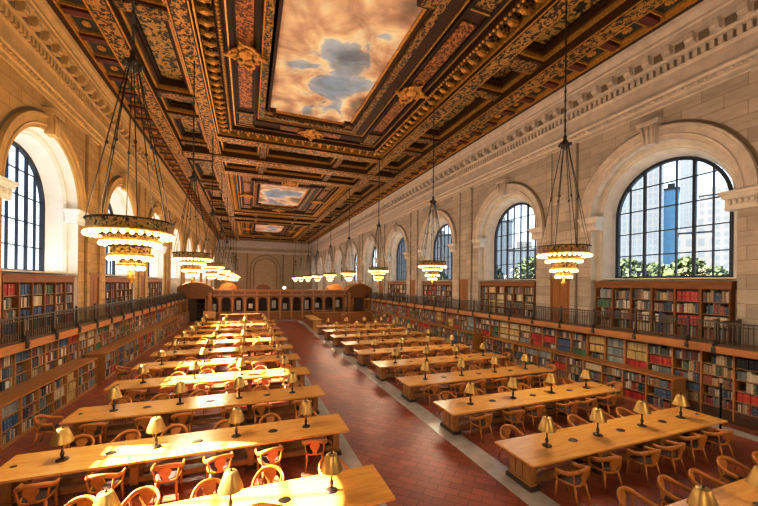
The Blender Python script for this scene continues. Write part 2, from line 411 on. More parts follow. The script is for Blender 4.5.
# windows ------------------------------------------------------------------
def make_window(side):
    """children in local coordinates, window centre at y = 0"""
    nm = 'left' if side < 0 else 'right'
    fn = lambda X, y, z: (side * X, y, z)
    parts = []
    mb = MB(); arc_sweep(mb, [(X0 - .005, RO + .02), (X0 + .38, RO - .02), (X0 + .38, RO - .20), (X0 + .46, RO - .26), (X0 + .46, RO - .30), (XG + .05, RG)], 0, ZS, GZ, fn=fn)
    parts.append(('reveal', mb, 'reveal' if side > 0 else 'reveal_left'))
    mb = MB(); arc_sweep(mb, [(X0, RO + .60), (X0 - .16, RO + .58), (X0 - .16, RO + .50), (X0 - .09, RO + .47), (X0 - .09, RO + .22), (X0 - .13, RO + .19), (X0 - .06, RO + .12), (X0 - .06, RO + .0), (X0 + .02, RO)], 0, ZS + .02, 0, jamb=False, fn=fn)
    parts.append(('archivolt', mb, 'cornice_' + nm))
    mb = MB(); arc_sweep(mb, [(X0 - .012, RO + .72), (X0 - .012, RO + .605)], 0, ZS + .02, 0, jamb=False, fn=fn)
    parts.append(('arch_shadow_band', mb, 'painted_shade'))  # flat dark band painting the shadow round the archivolt
    # keystone
    mb = MB(); k = [(-.24, 2.72), (.24, 2.72), (.36, 3.62), (-.36, 3.62)]
    mb.prism([(y, ZS + z) for y, z in k], 'x', side * (X0 + .02), side * (X0 - .32))
    mb.prism([(-.42, ZS + 3.55), (.42, ZS + 3.55), (.45, ZS + 3.74), (-.45, ZS + 3.74)], 'x', side * (X0 + .02), side * (X0 - .40))
    for y in (-.2, 0, .2): mb.tube([(side * (X0 - .33), y * .8, ZS + 2.75), (side * (X0 - .36), y, ZS + 3.3), (side * (X0 - .33), y * 1.3, ZS + 3.56)], .055, 6)
    parts.append(('keystone', mb, 'cornice_' + nm))
    # pilaster capitals at the springing
    for d in (-1, 1):
        mb = MB(); y0 = d * (RO + .06)
        for (dz0, dz1, o, q) in ((-.62, -.50, .07, .05), (-.50, -.20, .10, .02), (-.20, -.06, .17, .10), (-.06, .06, .24, .16)):
            x0, x1 = sorted((side * (X0 + .40), side * (X0 - o))); a, b = sorted((d * (RO - .30 - q), d * (RO + .52 + q * .6)))
            mb.box(x0, x1, a, b, ZS + dz0, ZS + dz1)
        for i in range(5):
            yy = d * (RO - .2 + i * .16); mb.ball((side * (X0 - .11), yy, ZS - .34), .075, 6, 4, 1.6)
        parts.append(('capital', mb, 'reveal' if side > 0 else 'reveal_left'))
    # iron sash: glazing bars clipped to the arch
    def top(y): return ZS + math.sqrt(max(0, RG * RG - y * y))
    mb = MB(); zb = 5.15
    xg = side * XG
    for i in range(1, 7):
        y = -RG + 2 * RG * i / 7; w = .055 if i in (2, 5) else .022
        mb.box(min(xg, xg - side * .1), max(xg, xg - side * .1), y - w, y + w, zb, top(y))
    for j in range(1, 6):
        z = zb + j * 1.08
        h = RG if z <= ZS else math.sqrt(max(.02, RG * RG - (z - ZS) ** 2))
        mb.box(min(xg, xg - side * .07), max(xg, xg - side * .07), -h, h, z - .022, z + .022)
    arc_sweep(mb, [(XG - .14, RG + .02), (XG - .14, RG - .12), (XG + .02, RG - .12)], 0, ZS, zb, fn=fn)
    mb.box(min(xg, xg - side * .14), max(xg, xg - side * .14), -RG, RG, zb - .05, zb + .07)
    parts.append(('sash_frame', mb, 'muntin'))
    mb = MB(); pts = [(xg + side * .02, -RG, zb)] + [(xg + side * .02, RG * math.cos(PI - PI * k / 24), ZS + RG * math.sin(PI - PI * k / 24)) for k in range(25)] + [(xg + side * .02, RG, zb)]
    mb.quad(*pts); parts.append(('glass', mb, 'glass'))
    # sill and panel below
    mb = MB(); x0, x1 = sorted((side * (X0 + .02), side * (XG + .3))); mb.box(x0, x1, -RO + .02, RO - .02, 5.06, 5.12); 
    x0, x1 = sorted((side * (XG + .0), side * (XG + .12))); mb.box(x0, x1, -RO, RO, 2.0, 5.1)
    parts.append(('sill', mb, 'reveal'))
    return parts
wn = 0
for side, nm in ((-1, 'left'), (1, 'right')):
    root = None
    for i, yc in enumerate(WS[side]):
        wn += 1
        if root is None:
            root = empty('window_%d' % wn, (0, yc, 0), kind='structure')
            for pn, mb, mt in make_window(side): mb.build(pn, mt, root)
            r = root
        else:
            r = copy_tree(root); r.location = (0, yc, 0); r.name = 'window_%d' % wn
        r['label'] = 'tall arched window with black glazing bars, %s from the camera on the %s wall' % (ORD[i], nm)

# doors between the windows ------------------------------------------------
dn = 0
for side, nm in ((-1, 'left'), (1, 'right')):
    for i in range(5):
        dn += 1; yc = WS[side][i] + PER / 2
        r = empty('door_%d' % dn, (side * X0, yc, GZ), kind='structure')
        r['label'] = 'brown oak gallery door, %s from the camera in the %s wall' % (ORD[i], nm)
        def bx(mb, a, b, y0, y1, z0, z1): mb.box(min(-side * a, -side * b), max(-side * a, -side * b), y0, y1, z0, z1)
        mb = MB()
        bx(mb, -.02, .09, -.68, -.56, 0, 2.36); bx(mb, -.02, .09, .56, .68, 0, 2.36); bx(mb, -.02, .09, -.68, .68, 2.22, 2.36); bx(mb, -.02, .13, -.72, .72, 2.36, 2.44); mb.build('casing', 'door', r)
        mb = MB(); bx(mb, -.01, .03, -.56, .56, 0, 2.22)
        for z0, z1 in ((.15, .75), (.95, 2.08)):
            for y0, y1 in ((-.46, -.05), (.05, .46)): bx(mb, .03, .05, y0, y1, z0, z1)
        mb.build('door_leaf', 'door', r)
        mb = MB(); mb.ball((-side * .09, -.45, 1.0), .035, 8, 5); mb.build('handle', 'brass', r)

# cornices -------------------------------------------------------------------
for ti, (side, nm) in enumerate(((-1, 'left'), (1, 'right'))):
    r = empty('trim_%d' % (ti + 1), (0, 0, 0), kind='structure'); r['label'] = 'carved stone cornice along the top of the %s wall' % nm
    mat = 'cornice_' + nm
    prof = [(X0 + .02, 12.42), (X0 - .05, 12.45), (X0 - .05, 12.52), (X0 - .02, 12.56), (X0 - .02, 12.66), (X0 - .08, 12.70), (X0 - .08, 12.92), (X0 - .14, 13.0), (X0 - .14, 13.06), (X0 - .03, 13.10),
            (X0 - .03, 13.72), (X0 - .06, 13.76), (X0 - .09, 13.84), (X0 - .09, 14.16), (X0 - .16, 14.2), (X0 - .16, 14.26), (X0 - .20, 14.30), (X0 - .20, 14.72), (X0 - .24, 14.74), (11.86 - .03, 14.78), (11.83, 14.95), (11.78, 15.0), (11.78, 15.12), (11.74, 15.2), (11.66, 15.34), (11.62, 15.5), (11.62, ZC + .3), (X0 + .02, ZC + .3)]
    mb = MB()
    for (xa, za), (xb, zb) in zip(prof[:-1], prof[1:]): mb.quad((side * xa, YN, za), (side * xa, YEND, za), (side * xb, YEND, zb), (side * xb, YN, zb))
    mb.build('cornice_molding', mat, r)
    mb = MB(); y = 6.76 - .79 * 9; n = 0
    while y < YEND:
        a, b = sorted((side * (X0 - .19), side * (11.84))); mb.box(a, b, y - .14, y + .14, 14.56, 14.75)
        a, b = sorted((side * (X0 - .19), side * (X0 - .40))); mb.box(a, b, y - .14, y + .14, 14.38, 14.56)
        mb.tube([(side * 11.92, y - .15, 14.54), (side * 11.92, y + .15, 14.54)], .09, 8)
        y += .79
    mb.build('modillion_molding', mat, r)
    mb = MB(); y = 6.76 - .79 * 9 + .395
    while y < YEND:
        a, b = sorted((side * (X0 - .19), side * (X0 - .215))); mb.box(a, b, y - .17, y + .17, 14.36, 14.68)
        y += .79
    mb.build('coffer_shade_pattern', 'painted_shade', r)  # dark tablets painting the shade between the modillions
    mb = MB(); y = YN
    while y < YEND:
        a, b = sorted((side * (X0 - .08), side * (X0 - .19))); mb.box(a, b, y, y + .15, 13.86, 14.15)
        y += .2633
    mb.build('dentil_molding', mat, r)
    mb = MB(); a, b = sorted((side * (X0 - .085), side * (X0 - .10))); mb.box(a, b, YN, YEND, 13.86, 14.13); mb.build('dentil_shade', 'painted_shade', r)  # dark strip painting the shade behind the dentils
    mb = MB(); y = YN
    while y < 60:
        mb.ball((side * (X0 - .085), y, 12.81), .07, 6, 4); y += .26
    mb.build('bead_molding', mat, r)

# ------------------------------------------------------------------ ceiling
ceil = empty('ceiling', (0, 0, 0), kind='structure'); ceil['label'] = 'coffered and gilded dark wood ceiling'
CP = {}
def cb(part, mat, x0, x1, y0, y1, z0, z1):
    k = (part, mat)
    if k not in CP: CP[k] = MB()
    CP[k].box(min(x0, x1), max(x0, x1), min(y0, y1), max(y0, y1), z0, z1)
def sym(part, mat, x0, x1, y0, y1, z0, z1):
    cb(part, mat, x0, x1, y0, y1, z0, z1); cb(part, mat, -x1, -x0, y0, y1, z0, z1)
YA = -10.0
cb('roof_deck', 'c_wood', -X0, X0, YA, YEND, 16.9, 17.0)
sym('edge_board', 'c_wood2', 11.36, 11.9, YA, YEND, 15.50, 15.9)
sym('edge_bead', 'c_gold', 11.30, 11.37, YA, YEND, 15.47, 15.7)
sym('coffer_panel', 'c_blue', 10.2, 11.4, YA, YEND, 15.74, 15.8)
y = 18.14 - 1.63 * 12
while y < YEND:
    sym('coffer_rib', 'c_red', 10.25, 11.36, y + .66, y + .97, 15.52, 15.78)
    for s in (-1, 1):
        k = ('rosette_pattern', 'c_gold'); CP.setdefault(k, MB())
        for a in range(8):
            CP[k].ball((s * 10.82 + .12 * math.cos(a * PI / 4), y + .15 * math.sin(a * PI / 4), 15.70), .065, 6, 4, .7)
        CP[k].ball((s * 10.82, y, 15.68), .08, 8, 4, .8)
    for d in (-.56, .50): sym('coffer_bead', 'c_gold', 10.35, 11.28, y + d, y + d + .06, 15.60, 15.76)
    sym('coffer_bead', 'c_gold', 10.33, 10.38, y - .56, y + .56, 15.60, 15.76); sym('coffer_bead', 'c_gold', 11.24, 11.29, y - .56, y + .56, 15.60, 15.76)
    y += 1.63
sym('gilded_beam', 'c_wood2', 9.35, 10.3, YA, YEND, 15.46, 16.8)
sym('gilded_beam_carving', 'c_scroll', 9.50, 10.16, YA, YEND, 15.41, 15.47)
sym('gilded_beam_bead', 'c_gold', 9.38, 9.44, YA, YEND, 15.43, 15.5); sym('gilded_beam_bead', 'c_gold', 10.2, 10.27, YA, YEND, 15.43, 15.5)
# side panel band: |x| 7.35 .. 9.4, alternately long and square panels
sym('side_panel', 'c_wood', 7.3, 9.4, YA, YEND, 16.35, 16.4)
def panel(x0, x1, y0, y1, mat, z=16.34, steps=((.0, 15.80), (.13, 15.98), (.26, 16.14))):
    """sunk panel with stepped mouldings"""
    for (i, zz), mt in zip(steps, ('c_gold', 'c_wood2', 'c_wood')):
        w = .12
        for (a, b, c, d) in ((x0 + i, x0 + i + w, y0 + i, y1 - i), (x1 - i - w, x1 - i, y0 + i, y1 - i), (x0 + i + w, x1 - i - w, y0 + i, y0 + i + w), (x0 + i + w, x1 - i - w, y1 - i - w, y1 - i)):
            cb('panel_molding', mt, a, b, c, d, zz, 16.36)
    i = steps[-1][0] + .14
    cb('panel_carving', mat, x0 + i, x1 - i, y0 + i, y1 - i, z - .03, z)
COMP = [-11, 18, 47, 76]
for yc in COMP:
    segs = [(-8.7, -6.6, 'c_scroll_fine'), (-6.2, 0 - 2.45, 'c_arabesque'), (-2.05, 2.05 - 4.2 + 2.2, None)]
    # big - square - big - square pattern about the compartment centre
    lay = [(-14.3, -12.4, 'c_scroll_fine'), (-11.4, -5.0, 'c_arabesque'), (-4.0, -2.0, 'c_scroll_fine'), (-1.3, 4.9, 'c_arabesque'), (5.7, 7.6, 'c_scroll_fine'), (8.4, 12.4, 'c_arabesque'), (13.0, 14.6, 'c_scroll_fine')]
    for a, b, mt in lay:
        if yc + b < YA: continue
        for s in (-1, 1):
            x0, x1 = sorted((s * 7.42, s * 9.3)); panel(x0, x1, yc + a, yc + b, mt)
    ends = [yc + l[1] for l in lay[:-1]]; starts = [yc + l[0] for l in lay[1:]]
    for e, st in zip(ends, starts):
        sym('cross_member', 'c_wood2', 7.3, 9.4, e, st, 15.70, 16.8)
        if st - e > .2: sym('cross_member_carving', 'c_scroll_fine', 7.42, 9.28, e + .08, st - .08, 15.655, 15.71)
    sym('cross_member', 'c_wood2', 7.3, 9.4, yc + 14.6, yc + 14.7, 15.7, 16.8)
sym('inner_beam', 'c_wood2', 6.48, 7.36, YA, YEND, 15.50, 16.8)
sym('inner_beam_carving', 'c_scroll', 6.62, 7.22, YA, YEND, 15.45, 15.51)
sym('inner_beam_bead', 'c_gold', 6.50, 6.56, YA, YEND, 15.47, 15.52); sym('inner_beam_bead', 'c_gold', 7.28, 7.34, YA, YEND, 15.47, 15.52)
HM = 5.85; XM = 2.75
def ring(part, mat, yc, hx0, hx1, hy0, hy1, z0, z1):
    """rectangular ring between (hx0,hy0) and (hx1,hy1)"""
    sym(part, mat, hx0, hx1, yc - hy1, yc + hy1, z0, z1)
    cb(part, mat, -hx0, hx0, yc + hy0, yc + hy1, z0, z1); cb(part, mat, -hx0, hx0, yc - hy1, yc - hy0, z0, z1)
mural_o = []
for ci, yc in enumerate(COMP):
    ring('bracket_band', 'c_wood', yc, 5.62, 6.52, 9.0, 9.9, 16.1, 16.8)
    ring('bracket_band_edge', 'c_gold', yc, 6.36, 6.44, 9.74, 9.82, 15.62, 16.1)
    # carved brackets
    k = ('bracket_molding', 'c_scroll_fine'); CP.setdefault(k, MB()); m_ = CP[k]
    kb = ('bracket_scroll', 'c_gold'); CP.setdefault(kb, MB()); g_ = CP[kb]
    n = int(18.4 / .66)
    for i in range(n + 1):
        y = yc - 9.2 + 18.4 * i / n
        for s in (-1, 1):
            a, b = sorted((s * 5.72, s * 6.34)); m_.box(a, b, y - .17, y + .17, 15.78, 16.12)
            g_.tube([(s * 5.78, y, 15.86), (s * 5.98, y, 15.74), (s * 6.3, y, 15.78)], [.1, .13, .1], 6)
    n = int(11.4 / .66)
    for i in range(n + 1):
        x = -5.7 + 11.4 * i / n
        for s in (-1, 1):
            a, b = sorted((yc + s * 9.1, yc + s * 9.72)); m_.box(x - .17, x + .17, a, b, 15.78, 16.12)
            g_.tube([(x, yc + s * 9.16, 15.86), (x, yc + s * 9.36, 15.74), (x, yc + s * 9.68, 15.78)], [.1, .13, .1], 6)
    ring('rope_molding', 'c_wood2', yc, 5.42, 5.64, 8.8, 9.02, 15.72, 16.8)
    k = ('rope_bead', 'c_gold'); CP.setdefault(k, MB()); m_ = CP[k]
    y = yc - 8.8
    while y < yc + 8.8:
        for s in (-1, 1): m_.ball((s * 5.53, y, 15.72), .085, 6, 4)
        y += .24
    x = -5.5
    while x < 5.5:
        for s in (-1, 1): m_.ball((x, yc + s * 8.91, 15.72), .085, 6, 4)
        x += .24
    # field between rope and mural frame
    ring('field_board', 'c_wood2', yc, XM + .3, 5.45, HM + .3, 8.85, 16.0, 16.8)
    ring('field_rib', 'c_wood', yc, 4.98, 5.12, 8.2, 8.34, 15.86, 16.02)
    ring('field_bead', 'c_gold', yc, 5.20, 5.27, 8.45, 8.52, 15.9, 16.02)
    ring('field_rib', 'c_wood', yc, 3.86, 4.0, 7.0, 7.14, 15.84, 16.02)
    ring('field_bead', 'c_gold', yc, 3.70, 3.76, 6.85, 6.91, 15.9, 16.02)
    sym('russet_carving', 'c_russet', 4.15, 4.86, yc - 5.6, yc + 5.6, 15.93, 16.02)
    for d in (-1, 1): cb('russet_carving', 'c_russet', -2.2, 2.2, yc + d * 7.25, yc + d * 8.05, 15.93, 16.02)
    # mural frame, stepped, with block corners
    ring('mural_frame', 'c_scroll_fine', yc, XM + .28, XM + .62, HM + .28, HM + .62, 15.84, 16.8)
    ring('mural_frame_step', 'c_wood2', yc, XM + .12, XM + .30, HM + .12, HM + .30, 16.0, 16.8)
    ring('mural_frame_bead', 'c_gold', yc, XM, XM + .14, HM, HM + .14, 16.1, 16.8)
    for s in (-1, 1):
        for d in (-1, 1):
            x0, x1 = sorted((s * (XM - .42), s * (XM + .66))); y0, y1 = sorted((yc + d * (HM - .3), yc + d * (HM + .70)))
            cb('frame_corner', 'c_wood2', x0, x1, y0, y1, 15.98, 16.7); cb('frame_corner_carving', 'c_scroll_fine', x0 + .12, x1 - .12, y0 + .12, y1 - .12, 15.93, 16.0)
            # corner panels of the field, with a pierced round boss
            x0, x1 = sorted((s * 3.95, s * 5.1)); y0, y1 = sorted((yc + d * 6.3, yc + d * 8.1))
            cb('corner_panel', 'c_wood', x0, x1, y0, y1, 15.92, 16.02)
            cb('corner_panel_edge', 'c_gold', x0, x1, y0, y0 + .07, 15.86, 15.95); cb('corner_panel_edge', 'c_gold', x0, x1, y1 - .07, y1, 15.86, 15.95)
            x0, x1 = sorted((s * 4.1, s * 4.95)); cb('corner_carving', 'c_scroll_fine', x0, x1, y0 + .2, y1 - .2, 15.89, 15.94)
    # the cross zone to the next compartment
    y0 = yc + 9.9; y1 = yc + 29 - 9.9
    for ya, yb in ((y0, y0 + .85), (y1 - .85, y1)):
        cb('cross_beam', 'c_wood2', -6.5, 6.5, ya, yb, 15.5, 16.8); cb('cross_beam_carving', 'c_scroll', -6.5, 6.5, ya + .14, yb - .14, 15.45, 15.51)
        cb('cross_beam_bead', 'c_gold', -6.5, 6.5, ya + .02, ya + .09, 15.46, 15.52); cb('cross_beam_bead', 'c_gold', -6.5, 6.5, yb - .09, yb - .02, 15.46, 15.52)
    ym = (y0 + y1) / 2
    cb('main_girder', 'c_wood2', -9.4, 9.4, ym - .75, ym + .75, 15.38, 16.8); cb('main_girder_carving', 'c_scroll', -9.4, 9.4, ym - .5, ym + .5, 15.33, 15.39)
    cb('main_girder_bead', 'c_gold', -9.4, 9.4, ym - .72, ym - .64, 15.34, 15.4); cb('main_girder_bead', 'c_gold', -9.4, 9.4, ym + .64, ym + .72, 15.34, 15.4)
    for ya, yb in ((y0 + .85, ym - .75), (ym + .75, y1 - .85)):
        cb('cross_panel', 'c_wood', -6.5, 6.5, ya, yb, 16.35, 16.4)
        for xa, xb, mt in ((-6.4, -3.5, 'c_arabesque'), (-2.9, 2.9, 'c_arabesque'), (3.5, 6.4, 'c_arabesque')): panel(xa, xb, ya + .05, yb - .05, mt)
        for xa in (-3.5, 2.9): cb('cross_rib', 'c_wood2', xa, xa + .6, ya, yb, 15.62, 16.8); cb('cross_rib_carving', 'c_scroll_fine', xa + .08, xa + .52, ya + .05, yb - .05, 15.57, 15.63)
# gilt cartouches at the middle of each side of the field
def cartouche(loc, rz):
    mb = MB()
    mb.ball((0, 0, -.10), .34, 14, 7, .45)
    for k in range(10):
        a = 2 * PI * k / 10; r = .56 + .1 * (k % 2)
        mb.tube(bent([(.34 * math.cos(a), .40 * math.sin(a), -.04), (r * math.cos(a + .25), (r + .1) * math.sin(a + .25), -.16), ((r - .08) * math.cos(a + .55), r * math.sin(a + .55), -.10)], 4), .075, 6)
    for s in (-1, 1):
        mb.tube(bent([(s * .3, .2, -.1), (s * .62, .42, -.2), (s * .86, .22, -.22), (s * .80, -.05, -.16), (s * .95, -.28, -.12)], 5), [.10 - .0025 * i for i in range(21)], 6)
        mb.tube(bent([(0, s * .4, -.1), (s * .12, s * .8, -.2), (-.1, s * 1.0, -.16)], 5), .09, 6)
        mb.ball((s * .62, -.22, -.12), .13, 8, 5); mb.ball((s * .2, s * .62, -.14), .12, 8, 5)
    return mb.build('cartouche', 'c_gold', ceil, loc, rz)
for yc in COMP[1:]:
    for s in (-1, 1): cartouche((s * 4.5, yc, 15.93), s * PI / 2)
    for d in (-1, 1): cartouche((0, yc + d * 7.65, 15.93), 0 if d < 0 else PI)
for (pn, mt), mb in CP.items():
    if pn.startswith(('mural_frame', 'frame_corner')): mb.xf(lambda x, y, z: (x - .33, y, z))
    mb.build(pn, mt, ceil)
# pierced round grilles in the corner panels
for yc in COMP[1:2]:
    for s in (-1, 1):
        mb = MB(); mb.lathe([(.02, -.10), (.34, -.08), (.5, 0)], (0, 0, 0), 20); mb.build('ceiling_grille', 'c_scroll_fine', ceil, (s * 3.3, yc - 6.9, 15.98))
# murals
for i, yc in enumerate(COMP[1:]):
    mb = MB(); mb.quad((-XM - .1, -HM - .1, 0), (-XM - .1, HM + .1, 0), (XM + .1, HM + .1, 0), (XM + .1, -HM - .1, 0))
    o = mb.build('ceiling_mural', mural_mat([(3.1, 7.7, 0), (11.3, 2.2, 3), (5.5, 1.1, 9)][i]), None, (-.33, yc, 16.22))
    tag(o, ['large painted mural of pink and cream clouds, nearest in the coffered ceiling', 'painted cloud mural in the middle compartment of the coffered ceiling', 'small-looking distant cloud mural nearest the far wall in the ceiling'][i], 'mural', 'cloud murals in the ceiling')

# ------------------------------------------------------------------ galleries
def gallery(side, nm):
    mb = MB(); a, b = sorted((side * (GX + .02), side * (XG + .25))); mb.box(a, b, 6.92, YB - .2, GZ - .14, GZ)
    if side > 0: mb.box(10.62, XG + .25, YN, 6.9, GZ - .14, GZ)
    else: mb.box(-XG - .25, -GX - .02, YN, 6.9, GZ - .14, GZ)
    struct('floor_gallery_' + nm, mb, 'gallery', 'stone walkway of the %s gallery' % nm)
    mb = MB(); a, b = sorted((side * (GX - .03), side * (GX + .10))); mb.box(a, b, 6.92, YB - .2, GZ - .17, GZ + .02)
    a, b = sorted((side * GX, side * (GX + .45))); mb.box(a, b, 6.92, YB - .2, GZ - .26, GZ - .16)
    if side > 0: mb.box(10.55, 10.68, YN, 6.9, GZ - .2, GZ + .02); mb.box(10.55, GX, 6.82, 6.92, GZ - .2, GZ + .02)
    else: mb.box(-GX - .1, -GX + .03, YN, 6.9, GZ - .17, GZ + .02)
    o = mb.build('trim_gallery_' + nm, 'fascia'); o['kind'] = 'structure'; o['label'] = 'oak fascia along the edge of the %s gallery' % nm
for side, nm in ((-1, 'left'), (1, 'right')): gallery(side, nm)

def railing(side, nm, x, posts, label, ret=None):
    r = empty('gallery_railing', (side * x, posts[0], GZ), label=label, cat='railing', group='bronze gallery railings')
    y0, y1 = 0, posts[-1] - posts[0]
    for p in posts:
        y = p - posts[0]; mb = MB()
        mb.box(-.035, .035, y - .035, y + .035, -.10, .86)
        # scrolled bracket foot outside the fascia
        mb.tube([(-side * .02, y, .22), (-side * .10, y, .08), (-side * .13, y, -.06), (-side * .08, y, -.17), (-side * .02, y, -.16)], [.04, .05, .065, .06, .035], 8)
        mb.box(-side * .09 - .07, -side * .09 + .07, y - .05, y + .05, -.20, -.02)
        mb.ball((0, y, .90), .05, 8, 5)
        mb.build('post', 'rail_metal', r)
    mb = MB(); mb.box(-.04, .04, y0, y1, .80, .85); mb.build('top_rail', 'rail_metal', r)
    mb = MB(); mb.box(-.025, .025, y0, y1, .06, .10); mb.box(-.018, .018, y0, y1, .70, .725); mb.build('lower_rail', 'rail_metal', r)
    mb = MB(); y = y0 + .1
    while y < y1 - .05:
        mb.box(-.010, .010, y - .010, y + .010, .09, .80); y += .125
    mb.build('baluster_grille', 'rail_metal', r)
    return r
pr = [6.98] + [7.85 + 1.86 * k for k in range(20)] + [44.9]
railing(1, 'right', GX + .06, pr, 'long bronze balustrade along the edge of the right gallery')
railing(1, 'right', 10.66, [1.3, 3.15, 5.0, 6.85], 'near section of bronze balustrade standing forward at the right picture edge')
pl = [-.3 + 1.86 * k for k in range(0, 24)] + [44.6]
railing(-1, 'left', GX + .06, pl, 'long bronze balustrade along the edge of the left gallery')
# short return rail at the corner of the right gallery
r = empty('return_railing', (10.75, 6.86, GZ), label='short dark return rail crossing the right gallery at the step in the balustrade', cat='railing')
mb = MB(); mb.box(.34, 1.4, -.03, .03, .78, .85); mb.box(.34, 1.4, -.02, .02, .06, .10); mb.build('rail_bar', 'rail_metal', r)
mb = MB(); mb.box(1.36, 1.43, -.04, .04, 0, .9); mb.build('post', 'rail_metal', r)
mb = MB()
for i in range(7): mb.box(.42 + i * .13, .44 + i * .13, -.01, .01, .1, .78)
mb.build('baluster_grille', 'rail_metal', r)

# ------------------------------------------------------------------ bookcases and books
BOOKS = []
PAL = {'mix': [(.16, .05, .04), (.30, .05, .04), (.05, .08, .16), (.04, .05, .06), (.09, .14, .10), (.42, .30, .16), (.55, .45, .30), (.30, .17, .08), (.20, .12, .10), (.12, .16, .22), (.62, .54, .42), (.36, .10, .06), (.10, .09, .09), (.22, .24, .24), (.5, .38, .2), (.7, .64, .54)],
       'yellow': [(.60, .44, .16), (.66, .50, .22), (.52, .40, .15)], 'red': [(.52, .035, .03), (.44, .03, .03), (.58, .06, .04)], 'blue': [(.05, .11, .24), (.06, .13, .30), (.08, .12, .2)],
       'black': [(.025, .025, .03), (.04, .04, .05), (.03, .035, .05)], 'green': [(.06, .16, .08), (.08, .20, .10), (.10, .14, .07)], 'grey': [(.30, .33, .33), (.22, .25, .26), (.38, .38, .35)], 'cream': [(.62, .52, .34), (.56, .46, .28), (.66, .58, .42)]}
CNAME = [((.60, .44, .16), 'yellow'), ((.52, .035, .03), 'red'), ((.06, .12, .26), 'blue'), ((.03, .03, .04), 'black'), ((.08, .17, .09), 'green'), ((.28, .30, .30), 'grey'), ((.62, .54, .40), 'cream'), ((.30, .17, .08), 'brown'), ((.17, .05, .04), 'maroon'), ((.42, .30, .16), 'tan')]
def cname(c): return min(CNAME, key=lambda q: sum((a - b) ** 2 for a, b in zip(q[0], c)))[1]
rng = random.Random(11)
def fill(side, xf, depth, y0, y1, z0, hmax, mode, meta):
    """one shelf bay of upright books, spines facing the hall"""
    y = y0 + .012; k = 0
    base = PAL['mix'] if mode == 'mix' else PAL[mode]
    run = 0; col = None
    hset = rng.uniform(.78, .95) * hmax
    stop = y1 - .012 - (rng.uniform(.05, .3) if rng.random() < .22 else 0)
    while y < stop - .02:
        w = rng.uniform(.026, .062) if mode == 'mix' else rng.uniform(.04, .058)
        if y + w > stop: break
        if run <= 0:
            col = rng.choice(base); run = rng.choice((1, 1, 1, 1, 2, 2, 3, 5)); hrun = rng.uniform(.70, .97) * hmax if mode == 'mix' else hset; wrun = w
        run -= 1
        h = hrun * rng.uniform(.97, 1.0)
        f = rng.uniform(.85, 1.15); c = tuple(min(.8, x * f * .85) for x in col)
        x_s = side * (xf + rng.uniform(.025, .06))
        k += 1
        BOOKS.append((side, x_s, x_s + side * (depth - .10), y, y + w - .003, z0 + .002, z0 + h, c, meta, k))
        y += w

def bookcase(name, label, cat, group, side, xf, xb, divs, z_shelves, ztop, zbase, mat, over=None, meta=None, cornice=0.0, crown=None, top_over=.0, endpanel=True, groupmode=None):
    """divs: upright positions along y; z_shelves: shelf surface heights (ascending); over: {(bay,row_from_top): palette}"""
    y0, y1 = divs[0], divs[-1]
    r = empty(name, (side * xf, y0, 0), label=label, cat=cat, group=group)
    fx = lambda x: side * x - side * xf     # world |x| -> local
    def bx(mb, xa, xb_, ya, yb, za, zb): mb.box(min(fx(xa), fx(xb_)), max(fx(xa), fx(xb_)), ya - y0, yb - y0, za, zb)
    for i, d in enumerate(divs):
        lo_, hi_ = (d if i == 0 else d - .024), (d if i == len(divs) - 1 else d + .024)
        mb = MB(); bx(mb, xf, xb - .02, lo_, hi_, zbase, ztop)
        if crown and 0 < i < len(divs) - 1: bx(mb, xf - .02, xf, d - .04, d + .04, zbase, ztop)
        mb.build('upright', mat, r)
    for z in z_shelves:
        mb = MB(); bx(mb, xf + .015, xb - .02, y0, y1, z - .022, z); mb.build('shelf', 'shelf_edge', r)
    oh = .05 if (cornice or top_over) else -.001
    mb = MB(); bx(mb, xf - top_over, xb, y0 - oh, y1 + oh, ztop, ztop + .05 + cornice)
    if cornice: bx(mb, xf - top_over - .07, xb, y0 - .1, y1 + .1, ztop + .05 + cornice, ztop + .10 + cornice)
    mb.build('top_board', mat, r)
    mb = MB(); bx(mb, xf + .005, xb, y0 + .001, y1 - .001, 0 if zbase < 1.5 else zbase - .02, z_shelves[0] - .03); mb.build('plinth', 'case_dark' if zbase < 1.5 and z_shelves[0] > .3 else mat, r)
    mb = MB(); bx(mb, xb - .02, xb, y0, y1, zbase, ztop); mb.build('back_panel', 'case_dark', r)
    zs = list(z_shelves) + [ztop]
    nrow = len(z_shelves)
    for b in range(len(divs) - 1):
        bm = rng.choice(['mix'] * 22 + ['yellow', 'red', 'blue', 'grey', 'cream'])
        for k in range(nrow):
            rowdown = nrow - 1 - k
            mode = (over or {}).get((b, rowdown)) or ((bm if rng.random() < .7 else 'mix') if bm != 'mix' else rng.choice(['mix'] * 16 + ['grey', 'cream', 'red', 'blue', 'green']))
            fill(side, xf + .02, xb - xf - .02, divs[b] + .026, divs[b + 1] - .026, zs[k], zs[k + 1] - zs[k] - .03, mode, (meta, b, rowdown, nrow))
    return r

